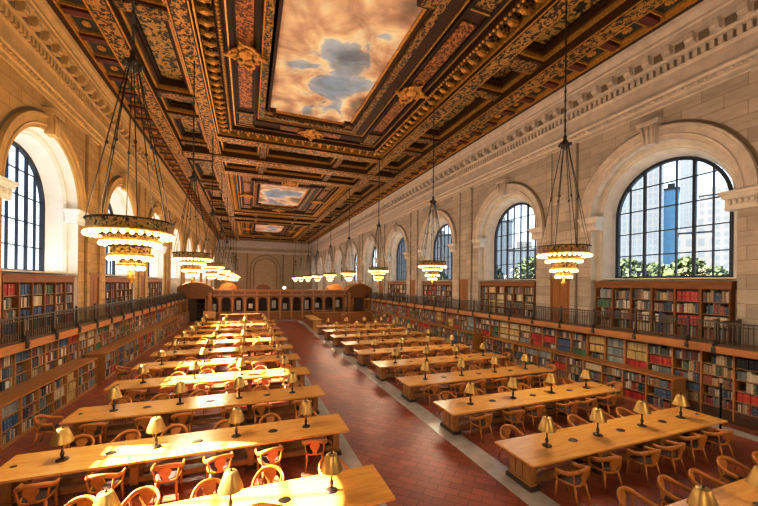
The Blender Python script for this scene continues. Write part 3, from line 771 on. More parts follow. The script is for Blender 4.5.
ZH = [.46, .82, 1.18, 1.56, 1.96]
def over_high(lo):
    o = {}
    for b in range(10):
        y = lo + b * .92 + .46; w = None
        if 13.2 < y < 14.2: w = {1: 'blue', 2: 'blue', 3: 'blue'}
        elif 11.3 < y < 12.3: w = {0: 'yellow', 1: 'yellow'}
        elif 9.5 < y < 10.45: w = {0: 'yellow', 1: 'yellow', 2: 'red'}
        elif 8.6 < y < 9.5: w = {1: 'red', 2: 'grey'}
        elif 17.0 < y < 19.0: w = {0: 'cream', 1: 'yellow', 2: 'cream', 3: 'cream'}
        elif 15.1 < y < 16: w = {1: 'red', 2: 'red', 3: 'red'}
        elif 6.0 < y < 6.8: w = {0: 'black'}
        elif y < 8.6: w = {0: 'mix', 1: 'mix', 2: 'mix', 3: 'blue' if y > 7.6 else 'mix', 4: 'mix'}
        if w:
            for k, v in w.items(): o[(b, k)] = v
    return o
for side, nm in ((1, 'right'), (-1, 'left')):
    lo = 2.13; i = 0
    while lo + 4.6 <= YB - .5:
        divs = [lo + .92 * k for k in range(6)]
        bookcase('wall_bookcase', 'oak wall bookcase of five bays under the %s gallery, %s from the camera' % (nm, ORD[i]), 'bookcase', 'wall bookcases under the galleries', side, 11.5, 11.94, divs, ZH, 2.36, .1, 'case', over_high(lo) if side > 0 else None, ('wall', nm, lo))
        lo += 4.6; i += 1
ZL = [.10, .47, .86]
LOWS = {1: [(8.08, 12), (20.3, 26)], -1: [(8.0, 12), (20.0, 27)]}
for side, nm in ((1, 'right'), (-1, 'left')):
    for i, (lo, n) in enumerate(LOWS[side]):
        divs = [lo + .92 * k for k in range(n + 1)]
        bookcase('low_bookcase', 'waist-high oak bookcase in front of the %s wall shelves, %s' % (nm, ('near one', 'far one')[i]), 'bookcase', 'waist-high bookcases', side, 10.62, 11.46, divs, ZL, 1.22, .02, 'case', None, ('low', nm, lo, i), top_over=.02)
ZU = [2.76, 3.22, 3.70, 4.17]
for side, nm in ((1, 'right'), (-1, 'left')):
    for i, yc in enumerate(WS[side][:4]):
        divs = [yc - 2.62 + 5.24 * k / 6 for k in range(7)]
        bookcase('window_bookcase', 'tall mahogany bookcase under the %s window of the %s wall' % (ORD[i], nm), 'bookcase', 'bookcases below the windows', side, 12.36, 12.82, divs, ZU + [4.60] if False else ZU, 4.66, 2.73, 'case_red', None, ('upper', nm, i), cornice=.22, crown=True)

# camera projection for choosing the books that show largest
F_, YAW, SY, ROLL = 343.0, .364, 30.38, .010
def proj(x, y, z):
    c, s = math.cos(YAW), math.sin(YAW); X = (x - CAMX) * c - y * s; D = (x - CAMX) * s + y * c
    if D < .1: return None
    a, b = F_ * X / D, -F_ * (z - CAMZ) / D; cr, sr = math.cos(ROLL), math.sin(ROLL)
    return 379 + a * cr - b * sr, 253 + SY + a * sr + b * cr
def book_area(b):
    side, xs, xe, y0, y1, z0, z1, c, meta, k = b
    p = [proj(xs, y0, z0), proj(xs, y1, z0), proj(xs, y1, z1), proj(xs, y0, z1)]
    if None in p or any(not (0 <= q[0] <= 758 and 0 <= q[1] <= 506) for q in p): return 0
    if meta[0][0] == 'wall':
        if side > 0 and y0 > 8.1 and z0 < 1.15: return 0
        if side < 0 and z0 < 1.5: return 0
        if z0 > 1.9: return 0
    if meta[0][0] == 'upper' and z0 < 3.6: return 0
    if meta[0][0] == 'low' and side > 0 and z0 < .4: return 0
    return abs(sum(p[i][0] * p[(i + 1) % 4][1] - p[(i + 1) % 4][0] * p[i][1] for i in range(4))) / 2
order = sorted(range(len(BOOKS)), key=lambda i: -book_area(BOOKS[i]))
single = set(order[:300])
stuff = MB()
def book_mesh(mb, b, org=(0, 0, 0)):
    side, xs, xe, y0, y1, z0, z1, c, meta, k = b
    x0, x1 = sorted((xs - org[0], xe - org[0]))
    mb.box(x0, x1, y0 - org[1], y1 - org[1], z0 - org[2], z1 - org[2], c)
for i, b in enumerate(BOOKS):
    if i not in single:
        book_mesh(stuff, b); continue
    side, xs, xe, y0, y1, z0, z1, c, meta, k = b
    (mk, bay, rowdown, nrow) = meta
    ym = (y0 + y1) / 2; org = ((xs + xe) / 2, ym, z0)
    w = (y1 - y0) / 2; d = xs - org[0]; h = z1 - z0; e = xe - org[0]
    mb = MB(); cov = c; page = (.62, .54, .40); gold = (.5, .36, .12) if sum(c) < .9 else (.25, .10, .05)
    sh = min(.006, w * .4) * (1 if d > 0 else -1)
    # spine with rounded edges, boards, page block
    rings = [(e, -w), (d - sh, -w), (d, -w * .6), (d, w * .6), (d - sh, w), (e, w)]
    zz = [0, h * .18, h * .24, h * .70, h * .78, h]
    for (xa, ya), (xb, yb) in zip(rings[:-1], rings[1:]):
        for q, (za, zb) in enumerate(zip(zz[:-1], zz[1:])):
            mb.quad((xa, ya, za), (xb, yb, za), (xb, yb, zb), (xa, ya, zb)); mb.c.append(gold if (q in (1, 3) and k % 3 == 0 and abs(xa - e) > 1e-6 and abs(xb - e) > 1e-6) else cov)
    mb.quad(*[(x_, y_, h) for x_, y_ in rings]); mb.c.append(page)
    mb.quad(*[(x_, y_, 0) for x_, y_ in reversed(rings)]); mb.c.append(page)
    mb.quad((e, -w, 0), (e, w, 0), (e, w, h), (e, -w, h)); mb.c.append(page)
    o = mb.build('book', 'book', None, org)
    nm = mk[1]
    where = {'wall': 'of the %s wall bookcase', 'low': 'of the %s low bookcase', 'upper': 'of the bookcase under a %s window'}[mk[0]] % nm
    # position counted from the left as seen from the hall: right wall runs far -> near
    nsame = sum(1 for q in BOOKS if q[8] == meta) if False else None
    bayno = int((y0 - (2.13 if mk[0] == 'wall' else (LOWS[side][mk[3]][0] if mk[0] == 'low' else 0))) / .92) if mk[0] != 'upper' else bay
    if mk[0] == 'upper': where = 'under the %s %s window' % (ORD[mk[2]], nm)
    tag(o, '%s book, %s in its bay, %s shelf down, %s bay %s' % (cname(c), ORD[min(k - 1, 29)], ORD[rowdown], ORD[min(bayno, 29)], where), 'book', 'books on the nearest shelves')
o = stuff.build('shelved_books', 'book'); tag(o, 'rows of old cloth-bound books filling the remaining shelves around the hall', 'books', None, 'stuff')

# ------------------------------------------------------------------ reading tables
ROWP = 3.14; RY0 = 5.86; TD = 1.26; TX0, TX1 = 1.65, 9.17
TL = TX1 - TX0
def make_table():
    r = empty('reading_table')
    mb = MB(); hl, hd = TL / 2, TD / 2
    mb.box(-hl, hl, -hd, hd, .715, .76); mb.box(-hl + .05, hl - .05, -hd + .05, hd - .05, .685, .715)
    mb.build('tabletop', 'table', r)
    mb = MB(); mb.box(-hl + .3, hl - .3, -.36, .36, .60, .684); mb.build('apron', 'table_side', r)
    for s, xx in ((-1, -hl + .30), (1, hl - .30), (-1, -1.25), (1, 1.25)):
        mb = MB(); end = abs(xx) > 2
        mb.box(xx - .08, xx + .08, -.34, .34, .10, .60)
        if end:
            for y0, y1 in ((-.31, -.13), (-.10, .10), (.13, .31)): mb.box(xx + s * .08, xx + s * .10, y0, y1, .18, .54)
            mb.box(xx - .1, xx + .1, -.37, .37, .56, .60); mb.box(xx - .1, xx + .1, -.37, .37, .10, .16)
            # scroll brackets on the inner side
            for y in (-.26, .26):
                mb.tube(bent([(xx - s * .08, y, .58), (xx - s * .28, y, .54), (xx - s * .30, y, .42), (xx - s * .16, y, .36), (xx - s * .10, y, .22), (xx - s * .26, y, .13)], 5), .045, 8)
        else:
            mb.box(xx - .11, xx + .11, -.34, .34, .50, .60)
        mb.build('pedestal', 'table_side', r)
        mb = MB(); mb.box(xx - .14, xx + .14, -.41, .41, .0, .10); mb.build('foot', 'foot', r)
    for y in (-.24, .24):
        mb = MB(); mb.box(-hl + .4, hl - .4, y - .05, y + .05, .12, .24); mb.build('stretcher', 'table_side', r)
    for x in (-1.8, 0, 1.8, hl - .25):
        mb = MB(); mb.lathe([(.13, 0), (.12, .012), (.09, .014)], (0, 0, 0), 16)
        o = mb.build('outlet_cover', 'brass_dark', r, (x, 0, .7605)); o.scale = (1, .75, 1) if x < 3 else (.45, .35, 1)
    return r
def make_lamp():
    r = empty('desk_lamp')
    mb = MB(); mb.lathe([(.115, 0), (.115, .018), (.10, .03), (.06, .042), (.03, .055)], n=18); mb.build('base', 'brass_dark', r)
    mb = MB(); mb.lathe([(.022, .05), (.03, .10), (.042, .14), (.03, .19), (.018, .22), (.02, .30), (.028, .33), (.018, .36), (.016, .44)], n=12); mb.build('stem', 'brass_dark', r)
    mb = MB(); n = 24; b = []
    prof = [(.21, .40), (.207, .413), (.155, .56), (.105, .695), (.097, .705), (.05, .71), (.03, .712)]
    mb.lathe(prof, n=n)
    mb.f.pop(-2); mb.sm.pop(-2)    # open underneath
    sh = mb.build('lamp_shade', 'brass', r)
    mb = MB(); mb.lathe([(.200, .403), (.15, .56), (.098, .690)], n=n); mb.f.pop(-2); mb.sm.pop(-2); mb.build('shade_lining', 'shade_in', sh)
    mb = MB(); mb.lathe([(.012, .71), (.02, .725), (.026, .738), (.012, .75)], n=10); mb.build('finial', 'brass_dark', sh)
    return r
def small_lamp_meshes():
    a = MB(); a.lathe([(.115, 0), (.10, .03), (.03, .055), (.03, .2), (.018, .44)], n=10)
    b = MB(); b.lathe([(.21, .40), (.155, .56), (.10, .70), (.03, .712)], n=14); b.f.pop(-2); b.sm.pop(-2)
    return a.mesh('lamp_base', M['brass_dark']), b.mesh('lamp_shade', M['brass'])
def make_chair():
    """sitter faces +y; origin on the floor below the seat centre"""
    r = empty('oak_armchair')
    mb = MB(); poly = [(-.25, .22), (-.22, .25), (.22, .25), (.25, .22), (.245, 0), (.20, -.19), (.1, -.235), (-.1, -.235), (-.20, -.19), (-.245, 0)]
    mb.prism(poly, 'z', .405, .44); seat = mb.build('seat', 'chair', r)
    mb = MB(); mb.prism([(x * .86, y * .86) for x, y in poly], 'z', .44, .458); mb.build('seat_pad', 'leather', seat)
    rail = bent([(-.285, .20, .625), (-.30, .05, .635), (-.275, -.13, .68), (-.17, -.26, .76), (0, -.30, .79), (.17, -.26, .76), (.275, -.13, .68), (.30, .05, .635), (.285, .20, .625)], 5)
    mb = MB(); mb.tube(rail, .03, 8, flat=(.028, .052)); mb.build('arm_rail', 'chair', r)
    # vase-shaped splat, leaning back
    half = [(.065, 0), (.05, .05), (.06, .10), (.10, .16), (.125, .22), (.115, .27), (.09, .31)]
    mb = MB(); pts = [(w, z) for w, z in half] + [(-w, z) for w, z in reversed(half)]
    n = len(pts); mb.v = [(x, -.215 - .25 * z, .44 + z) for x, z in pts] + [(x, -.245 - .25 * z, .44 + z) for x, z in pts]
    mb.f = [tuple(range(n)), tuple(range(2 * n - 1, n - 1, -1))] + [(i, n + i, n + (i + 1) % n, (i + 1) % n) for i in range(n)]; mb.sm = [False] * len(mb.f)
    mb.build('splat', 'chair', r)
    for s in (-1, 1):
        mb = MB(); mb.tube(bent([(s * .235, .20, .42), (s * .255, .215, .52), (s * .285, .19, .615)], 4), .022, 6); mb.build('arm_post', 'chair', r)
        mb = MB(); mb.tube(bent([(s * .205, -.17, .42), (s * .225, -.19, .55), (s * .245, -.19, .67)], 4), .02, 6); mb.build('back_post', 'chair', r)
        mb = MB(); mb.tube([(s * .215, .205, .41), (s * .225, .225, .2), (s * .235, .235, 0)], [.033, .028, .02], 6); mb.build('leg', 'chair', r)
        mb = MB(); mb.tube([(s * .18, -.17, .41), (s * .20, -.225, .2), (s * .225, -.29, 0)], [.033, .028, .02], 6); mb.build('leg', 'chair', r)
    return r
def joined_copy(root, name):
    """one light mesh of a thing for the far rows, where its parts no longer show"""
    v = []; f = []; sm = []; mi = []; mats = []
    def walk(o, mat):
        for ch in o.children:
            m2 = mat @ ch.matrix_basis; me = ch.data; b = len(v)
            if me.materials[0] not in mats: mats.append(me.materials[0])
            k = mats.index(me.materials[0])
            v.extend(tuple(m2 @ x.co) for x in me.vertices)
            for p in me.polygons: f.append(tuple(b + i for i in p.vertices)); sm.append(p.use_smooth); mi.append(k)
            walk(ch, m2)
    from mathutils import Matrix
    walk(root, Matrix.Identity(4))
    me = bpy.data.meshes.new(name); me.from_pydata(v, [], f); me.polygons.foreach_set('use_smooth', sm)
    for m in mats: me.materials.append(m)
    me.polygons.foreach_set('material_index', mi); me.update()
    return me
table0, lamp0, chair0 = make_table(), make_lamp(), make_chair()
chair_far = joined_copy(chair0, 'oak_armchair')
lb, ls = small_lamp_meshes()
used = {'t': False, 'l': False, 'c': False}
def get(kind, src):
    if not used[kind]: used[kind] = True; return src
    return copy_tree(src)
crng = random.Random(5)
def place_chair(x, y, rz, near, label):
    if near: o = get('c', chair0)
    else:
        o = bpy.data.objects.new('oak_armchair', chair_far); COL.objects.link(o)
    o.location = (x, y, 0); o.rotation_euler = (0, 0, rz)
    tag(o, label, 'chair', 'oak armchairs at the reading tables')
def place_lamp(x, y, near, label):
    if near: o = get('l', lamp0)
    else:
        o = bpy.data.objects.new('desk_lamp', None); COL.objects.link(o)
        for me, n in ((lb, 'base'), (ls, 'lamp_shade')):
            c = bpy.data.objects.new(n, me); COL.objects.link(c); c.parent = o
    o.location = (x, y, .7615); tag(o, label, 'lamp', 'brass desk lamps')
rows = [('right', 1, 2.71 + ROWP * k) for k in range(10)] + [('left', -1, RY0 + ROWP * k) for k in range(11)]
cnt = {'left': 0, 'right': 0}
for nm, s, y in rows:
    k = cnt[nm]; cnt[nm] += 1
    xc = s * (TX0 + TX1) / 2; yc = y + TD / 2
    t = get('t', table0); t.location = (xc, yc, 0); t.rotation_euler = (0, 0, 0 if s > 0 else PI)
    tag(t, 'long honey oak reading table, %s from the camera in the %s block' % (ORD[k], nm), 'table', 'long reading tables')
    near = yc < 17
    for i in range(4):
        place_lamp(xc + s * (i - 1.5) * 1.79, yc, yc < 14, 'brass desk lamp, %s from the aisle on the %s %s table' % (ORD[i], ORD[k], nm))
    for i in range(6):
        for d, wd in ((-1, 'near'), (1, 'far')):
            if y < 3 and d < 0: continue
            if nm == 'left' and k == 0 and d < 0: continue
            x = xc + s * ((i - 2.5) * 1.13 + crng.uniform(-.12, .12))
            pull = crng.uniform(.09, .24) if d < 0 else crng.uniform(.10, .34)
            cy = yc + d * (TD / 2 + .02 + pull)
            rz = (0 if d < 0 else PI) + crng.uniform(-.22, .22)
            place_chair(x, cy, rz, yc < 14.5, 'oak armchair, %s from the aisle on the %s side of the %s %s table' % (ORD[i], wd, ORD[k], nm))
for nm, x, k in (('right', 9.62, 2), ('right', 9.6, 3), ('right', 9.6, 4), ('left', -9.65, 2), ('left', -9.6, 4)):
    y = (2.71 if nm == 'right' else RY0) + ROWP * k + TD / 2
    place_chair(x, y, PI / 2 if x > 0 else -PI / 2, y < 14.5, 'oak armchair at the wall end of the %s %s table' % (ORD[k], nm))

# black stanchion beyond the second right table
r = empty('stanchion', (9.45, 6.15, 0), label='thin black floor post standing at the wall end of the second right table', cat='post')
mb = MB(); mb.lathe([(.16, 0), (.16, .02), (.05, .045), (.03, .06)], n=18); mb.build('base', 'black', r)
mb = MB(); mb.lathe([(.026, .05), (.026, 1.70), (.04, 1.71), (.04, 1.76), (.02, 1.78)], n=10); mb.build('pole', 'black', r)

# ------------------------------------------------------------------ chandeliers
TIERS = [(.83, 5.80, 34), (.56, 5.60, 24), (.41, 5.27, 17), (.25, 5.05, 10)]
def make_chandelier(full):
    r = empty('chandelier')
    def ringpts(R, z, n=36): return [(R * math.cos(2 * PI * i / n), R * math.sin(2 * PI * i / n), z) for i in range(n)]
    bulb = MB(); bulb.ball((0, 0, 0), .05, 8 if full else 6, 5 if full else 4, 1.12); bm = bulb.mesh('bulb', M['bulb'])
    for ti, (R, z, n) in enumerate(TIERS):
        mb = MB()
        band = (.24, .12, .20, .12)[ti]
        # pierced band: top and bottom hoops with a fretwork drum between
        b0 = len(mb.v); m = 40
        for zz in (z + .08, z + .08 + band):
            mb.v += [((R - .02) * math.cos(2 * PI * i / m), (R - .02) * math.sin(2 * PI * i / m), zz) for i in range(m)]
        mb.f += [(b0 + i, b0 + (i + 1) % m, b0 + m + (i + 1) % m, b0 + m + i) for i in range(m)]; mb.sm += [True] * m
        o = mb.build('tier_ring', 'gilt_fret', r)
        mb = MB(); mb.tube(ringpts(R, z + .08 + band), .02, 6, True); mb.tube(ringpts(R - .30 if R > .6 else R * .55, z + .08 + band), .018, 4, True)
        for q in range(8):
            a = 2 * PI * q / 8; R2 = R - .30 if R > .6 else R * .55
            mb.tube([(R2 * math.cos(a), R2 * math.sin(a), z + .08 + band), (R * math.cos(a), R * math.sin(a), z + .08 + band)], .015, 4)
        mb.build('top_hoop', 'dark_metal', o)
        mb = MB(); mb.tube(ringpts(R, z + .085), .03, 6, True)
        for q in range(n):
            a = 2 * PI * q / n; mb.lathe([(.03, .05), (.045, .085), (.02, .10)], (R * math.cos(a), R * math.sin(a), z - .0), 6)
        mb.build('socket_ring', 'gilt', o)
        if full:
            for q in range(n):
                a = 2 * PI * q / n
                bo = bpy.data.objects.new('bulb', bm); COL.objects.link(bo); bo.parent = o; bo.location = (R * math.cos(a), R * math.sin(a), z)
        else:
            mb = MB()
            for q in range(n):
                a = 2 * PI * q / n; mb.ball((R * math.cos(a), R * math.sin(a), z), .056, 6, 4, 1.1)
            mb.build('bulb_pattern', 'bulb', o)
    mb = MB(); mb.lathe([(.015, 4.70), (.05, 4.76), (.09, 4.84), (.05, 4.92), (.035, 5.0), (.035, 5.9)], n=12); mb.build('centre_stem', 'gilt', r)
    HZ = 9.75
    for q in range(8):
        a = 2 * PI * (q + .5) / 8; mb = MB()
        mb.tube([(.81 * math.cos(a), .81 * math.sin(a), 6.12), (.10 * math.cos(a), .10 * math.sin(a), HZ)], .012, 5)
        mb.ball((.46 * math.cos(a), .46 * math.sin(a), 7.84), .036, 6, 4, 1.4)
        mb.build('hanging_rod', 'dark_metal', r)
    mb = MB(); mb.lathe([(.03, HZ - .18), (.12, HZ - .12), (.16, HZ), (.10, HZ + .1), (.05, HZ + .2), (.07, HZ + .28), (.02, HZ + .36)], n=12)
    for q in range(6):
        a = 2 * PI * q / 6; mb.ball((.17 * math.cos(a), .17 * math.sin(a), HZ), .06, 6, 4)
    mb.build('hub', 'dark_metal', r)
    mb = MB(); mb.tube([(0, 0, HZ + .3), (0, 0, 15.6)], .028, 6)
    z = HZ + .5
    while z < 15.5: mb.ball((0, 0, z), .045, 6, 4, 1.8); z += .35
    mb.build('chain', 'dark_metal', r)
    return r
CX = 6.6
big = small = None
for side, nm in ((-1, 'left'), (1, 'right')):
    for i in range(9):
        y = 9.2 + PER * i
        if i == 0:
            if big is None: o = big = make_chandelier(True)
            else: o = copy_tree(big)
        else:
            if small is None: o = small = make_chandelier(False)
            else: o = copy_tree(small)
        y = (9.05 if side > 0 else 9.45) + PER * i; CX = 6.2 if side > 0 else 6.8
        o.location = (side * CX, y, 0)
        tag(o, 'gilt tiered chandelier with lit bulbs, %s from the camera in the %s row' % (ORD[i], nm), 'chandelier', 'tiered gilt chandeliers')
        l = bpy.data.lights.new('chandelier_light', 'POINT'); l.energy = 900; l.shadow_soft_size = .9; l.color = (1.0, .85, .63)
        lo = bpy.data.objects.new('chandelier_light', l); COL.objects.link(lo); lo.location = (side * CX, y, 5.5)

for side in (-1, 1):  # unseen fill lamps added behind the camera, with no chandelier built
    l = bpy.data.lights.new('chandelier_light', 'POINT'); l.energy = 1100; l.shadow_soft_size = .9; l.color = (1.0, .85, .63)
    lo = bpy.data.objects.new('chandelier_light', l); COL.objects.link(lo); lo.location = (side * CX, -2.5, 5.5)
# ------------------------------------------------------------------ wooden booth across the hall
booth = empty('oak_booth', (0, YB, 0), label='long dark oak service booth with arched openings crossing the far end of the hall', cat='booth')
def bb(name, mat, boxes, parent=booth):
    mb = MB()
    for b in boxes: mb.box(*b)
    return mb.build(name, mat, parent)
OPN = [-8.19 + 1.42 * k for k in range(12)]    # window openings
OPN = [x for x in OPN if -8.3 < x < 7.6]
W2 = .49
# base wall with panels
bb('base_panel', 'booth', [(-8.9, 8.6, 0, .25, 0, 1.0)] + [(x - .5, x + .5, -.03, 0, .15, .85) for x in OPN])
bb('counter_ledge', 'case', [(-8.9, 8.6, -.10, .3, 1.0, 1.07)])
bb('upper_wall', 'booth', [(-8.9, 8.6, 0, .25, 2.85, 3.1)])
for x in [OPN[0] - .71] + [x + .71 for x in OPN]:
    bb('pier', 'booth', [(x - (.71 - W2), x + (.71 - W2), 0, .25, 1.07, 2.85)])
for x in [OPN[0] - .71] + [x + .71 for x in OPN]: bb('pier_pilaster', 'case', [(x - .09, x + .09, -.07, 0, .1, 2.8), (x - .14, x + .14, -.10, 0, 2.72, 2.88), (x - .14, x + .14, -.09, 0, .02, .2), (x - .07, x + .07, -.05, 0, 3.22, 3.6)])
for x in OPN:
    mb = MB(); n = 10; zs = 2.85 - W2
    for k in range(n):
        a0, a1 = PI - PI * k / n, PI - PI * (k + 1) / n
        p0 = (x + W2 * math.cos(a0), zs + W2 * math.sin(a0)); p1 = (x + W2 * math.cos(a1), zs + W2 * math.sin(a1))
        mb.quad((p0[0], .0, p0[1]), (p1[0], .0, p1[1]), (p1[0], .0, 2.86), (p0[0], .0, 2.86))
        mb.quad((p0[0], .0, p0[1]), (p0[0], .25, p0[1]), (p1[0], .25, p1[1]), (p1[0], .0, p1[1]))
    mb.build('arch_head', 'booth', booth)
bb('entablature', 'booth', [(-8.9, 8.6, 0, .25, 3.2, 3.62)]); bb('architrave_molding', 'case', [(-8.9, 8.6, -.06, .3, 3.08, 3.22)])
bb('cornice_molding', 'case', [(-8.9, 8.6, -.12, .35, 3.60, 3.68), (-8.9, 8.6, -.25, .4, 3.68, 3.78), (-8.9, 8.6, -.32, .5, 3.78, 3.86)])
bb('roof_deck', 'booth', [(-8.9, 8.6, .3, 4.0, 3.7, 3.8)])
bb('rear_wall', 'booth', [(-8.9, 8.6, 3.6, 3.85, 0, 1.0), (-8.9, 8.6, 3.6, 3.85, 2.85, 3.8)] + [(x + .5, x + .92, 3.6, 3.85, 1.0, 2.85) for x in OPN])
for x in (-6.6, -1.2, 2.9, 4.4): bb('interior_cabinet', 'case_dark', [(x - .4, x + .4, 2.6, 3.2, 0, 2.1)])
bb('dark_backing', 'case_dark', [(-8.9, 8.6, 1.9, 1.95, 0, 3.7)])  # dark sheet added behind the arches to darken the openings
for x0_, x1_ in ((9.4, 10.9), (-10.9, -10.0)): bb('door_leaf', 'case_dark', [(x0_, x1_, .22, .27, 0, 2.7)])  # dark panels added so the pavilion doorways read as shade
bb('dark_passage_lining', 'case_dark', [(-11.9, -8.95, .3, 5.2, 3.0, 3.1), (-11.9, -8.95, 4.9, 5.0, 0, 3.0), (-9.0, -8.95, .3, 4.9, 0, 3.0)])  # dark lining added to keep the left passage in shade
for i, x in enumerate(OPN):
    if i % 3 != 1: bb('wicket_pane', ('shade_in', 'case', 'reveal')[i % 3], [(x - .28, x + .22, .9, .94, 1.2 + .2 * (i % 2), 2.0 + .2 * (i % 3))])
def pavilion(xa, xb, door):
    p = bb('pavilion', 'booth', [(xa, door[0], -.3, .3, 0, 3.0), (door[1], xb, -.3, .3, 0, 3.0), (xa, xb, -.3, .3, 2.7, 3.5), (xa - .02, xb + .02, -.42, .3, 3.45, 3.62), (xa - .05, xb + .05, -.55, .3, 3.62, 3.8)])
    bb('pavilion_pilaster', 'case', [(xa + .05, xa + .45, -.38, -.3, 0, 3.45), (xb - .45, xb - .05, -.38, -.3, 0, 3.45), (door[0] - .12, door[0], -.34, -.3, 0, 2.82), (door[1], door[1] + .12, -.34, -.3, 0, 2.82)], p)
    mb = MB(); n = 16; xc = (xa + xb) / 2; hw = (xb - xa) / 2 + .05; rise = .72
    out = [(xc - hw + 2 * hw * k / n, 3.8 + .12 + rise * math.sin(PI * k / n) ** .8 if 0 < k < n else 3.92) for k in range(n + 1)]
    mb.prism([(xc - hw, 3.8)] + out + [(xc + hw, 3.8)], 'y', -.35, 1.6); mb.build('curved_pediment', 'booth', p)
    mb = MB(); mb.tube([(x, -.4, z + .02) for x, z in out], .085, 6); mb.build('pediment_molding', 'case', p)
    return p
pavilion(-11.95, -8.3, (-10.9, -9.05))
pavilion(8.55, 11.95, (9.4, 10.9))
# low domed roofs and little pediments standing on the booth
for x, y, rr in ((-6.6, 2.0, 1.05), (7.2, 2.2, 1.0)):
    mb = MB(); n = 12; out = [(x + rr * math.cos(PI - PI * k / n), 3.86 + .75 * rr * math.sin(PI * k / n)) for k in range(n + 1)]
    mb.prism(out, 'y', y - .8, y + .8); mb.build('barrel_roof', 'door', booth)
for x in (-2.5, 0.8):
    hw = .85 if x < 0 else .4
    mb = MB(); mb.prism([(x - hw, 3.86), (x + hw, 3.86), (x + hw, 4.12), (x + hw * .6, 4.38), (x, 4.5), (x - hw * .6, 4.38), (x - hw, 4.12)] if x < 0 else [(x - hw, 3.86), (x + hw, 3.86), (x + hw, 3.98), (x, 4.1), (x - hw, 3.98)], 'y', .2, .5); mb.build('small_pediment', 'booth', booth)
o = MB().ball((0, 0, 0), .2, 14, 8).build('globe_lamp', 'globe', None, (.1, YB - .12, 4.075)); tag(o, 'small lit white globe lamp standing on the booth cornice', 'lamp')
# bookshelf seen through the left doorway
r = empty('back_bookcase', (-9.98, 48.6, 0), label='bookcase glimpsed through the left doorway of the oak booth', cat='bookcase')
bb('carcase', 'case_dark', [(-.75, .8, .3, .4, 0, 2.3)], r); bb('shelf', 'shelf_edge', [(-.75, .8, -.05, .3, z, z + .04) for z in (.3, .7, 1.1, 1.5, 1.9)], r)
# counters, lectern, service enclosure in front of the booth
r = empty('service_counter', (-4.9, 43.2, 0), label='low oak counter in front of the booth left of the aisle', cat='counter')
bb('counter_body', 'booth', [(-2.2, 2.2, -.25, .25, 0, .96)] + [(-2.1 + i * .72, -1.5 + i * .72, -.27, -.25, .12, .84) for i in range(6)], r); bb('counter_top', 'door', [(-2.3, 2.3, -.33, .33, .96, 1.02)], r)
r = empty('notice_stand', (-8.25, 42.2, 0), label='pale oak standing lectern board beside the left end of the counter', cat='lectern')
bb('lectern_post', 'booth_light', [(-.6, -.45, -.05, .05, 0, 1.0), (.45, .6, -.05, .05, 0, .8)], r); bb('board', 'booth_light', [(-.62, .62, -.08, .08, .72, 1.5)], r)
r = empty('service_desk', (2.3, 37.2, 0), label='oak service desk running along the right aisle strip in front of the booth', cat='desk')
bb('desk_body', 'booth_light', [(-.42, .42, -2.6, 2.6, 0, .96)], r); bb('desk_panel', 'booth', [(-.44, -.42, -2.5 + i * .85, -1.75 + i * .85, .1, .86) for i in range(6)], r); bb('desk_top', 'table', [(-.5, .5, -2.75, 2.75, .96, 1.02)], r)
r = empty('service_enclosure', (6.6, 40.6, 0), label='low panelled oak enclosure with bronze rail right of the service desk', cat='enclosure')
bb('panel_wall', 'booth', [(-3.6, 3.6, -.1, .1, 0, 1.15)] + [(-3.5 + i * .77, -2.85 + i * .77, -.13, -.1, .12, 1.0) for i in range(9)], r); bb('cap_rail', 'door', [(-3.7, 3.7, -.18, .18, 1.15, 1.22)], r)
bb('railing_grille', 'rail_metal', [(-3.6, 3.6, -.02, .02, 1.7, 1.75)] + [(-3.6 + i * .26, -3.57 + i * .26, -.015, .015, 1.22, 1.7) for i in range(28)], r)
mb = MB(); n = 14; mb.prism([(-1.6, 0)] + [(1.6 * math.cos(PI - PI * k / n), .9 + .45 * math.sin(PI * k / n)) for k in range(n + 1)] + [(1.6, 0)], 'y', -.14, .14)
o = mb.build('arched_cabinet', 'booth', None, (7.3, 38.6, 0)); tag(o, 'low oak cabinet with an arched top behind the farthest right tables', 'cabinet')

# ------------------------------------------------------------------ outside the windows
FM = [facade_mat('white_office_facade', (.040, .044, .048), (.020, .029, .040), 2.0, 3.2, .28), facade_mat('blue_glass_facade', (.20, .36, .46), (.14, .31, .44), 1.6, 1.6, .10), facade_mat('pale_masonry_facade', (.042, .043, .044), (.020, .026, .033), 2.6, 3.4, .62), facade_mat('grey_blue_facade', (.032, .041, .050), (.019, .028, .039), 2.4, 2.6, .22), facade_mat('hazy_facade', (.42, .50, .58), (.34, .43, .52), 2.4, 2.6, .3)]
def building(x, y, wd, h, rz, mat, label):
    r = empty('street_building', (x, y, -8), rz, label=label, cat='building', group='city buildings outside the windows')
    mb = MB(); mb.box(0, 30, -wd / 2, wd / 2, 0, h + 8); mb.build('tower', FM[mat], r)
    mb = MB(); mb.box(-.4, 30.4, -wd / 2 - .4, wd / 2 + .4, h + 8, h + 9); mb.box(8, 20, -wd * .25, wd * .25, h + 9, h + 13)
    mb.build('parapet', FM[2], r)
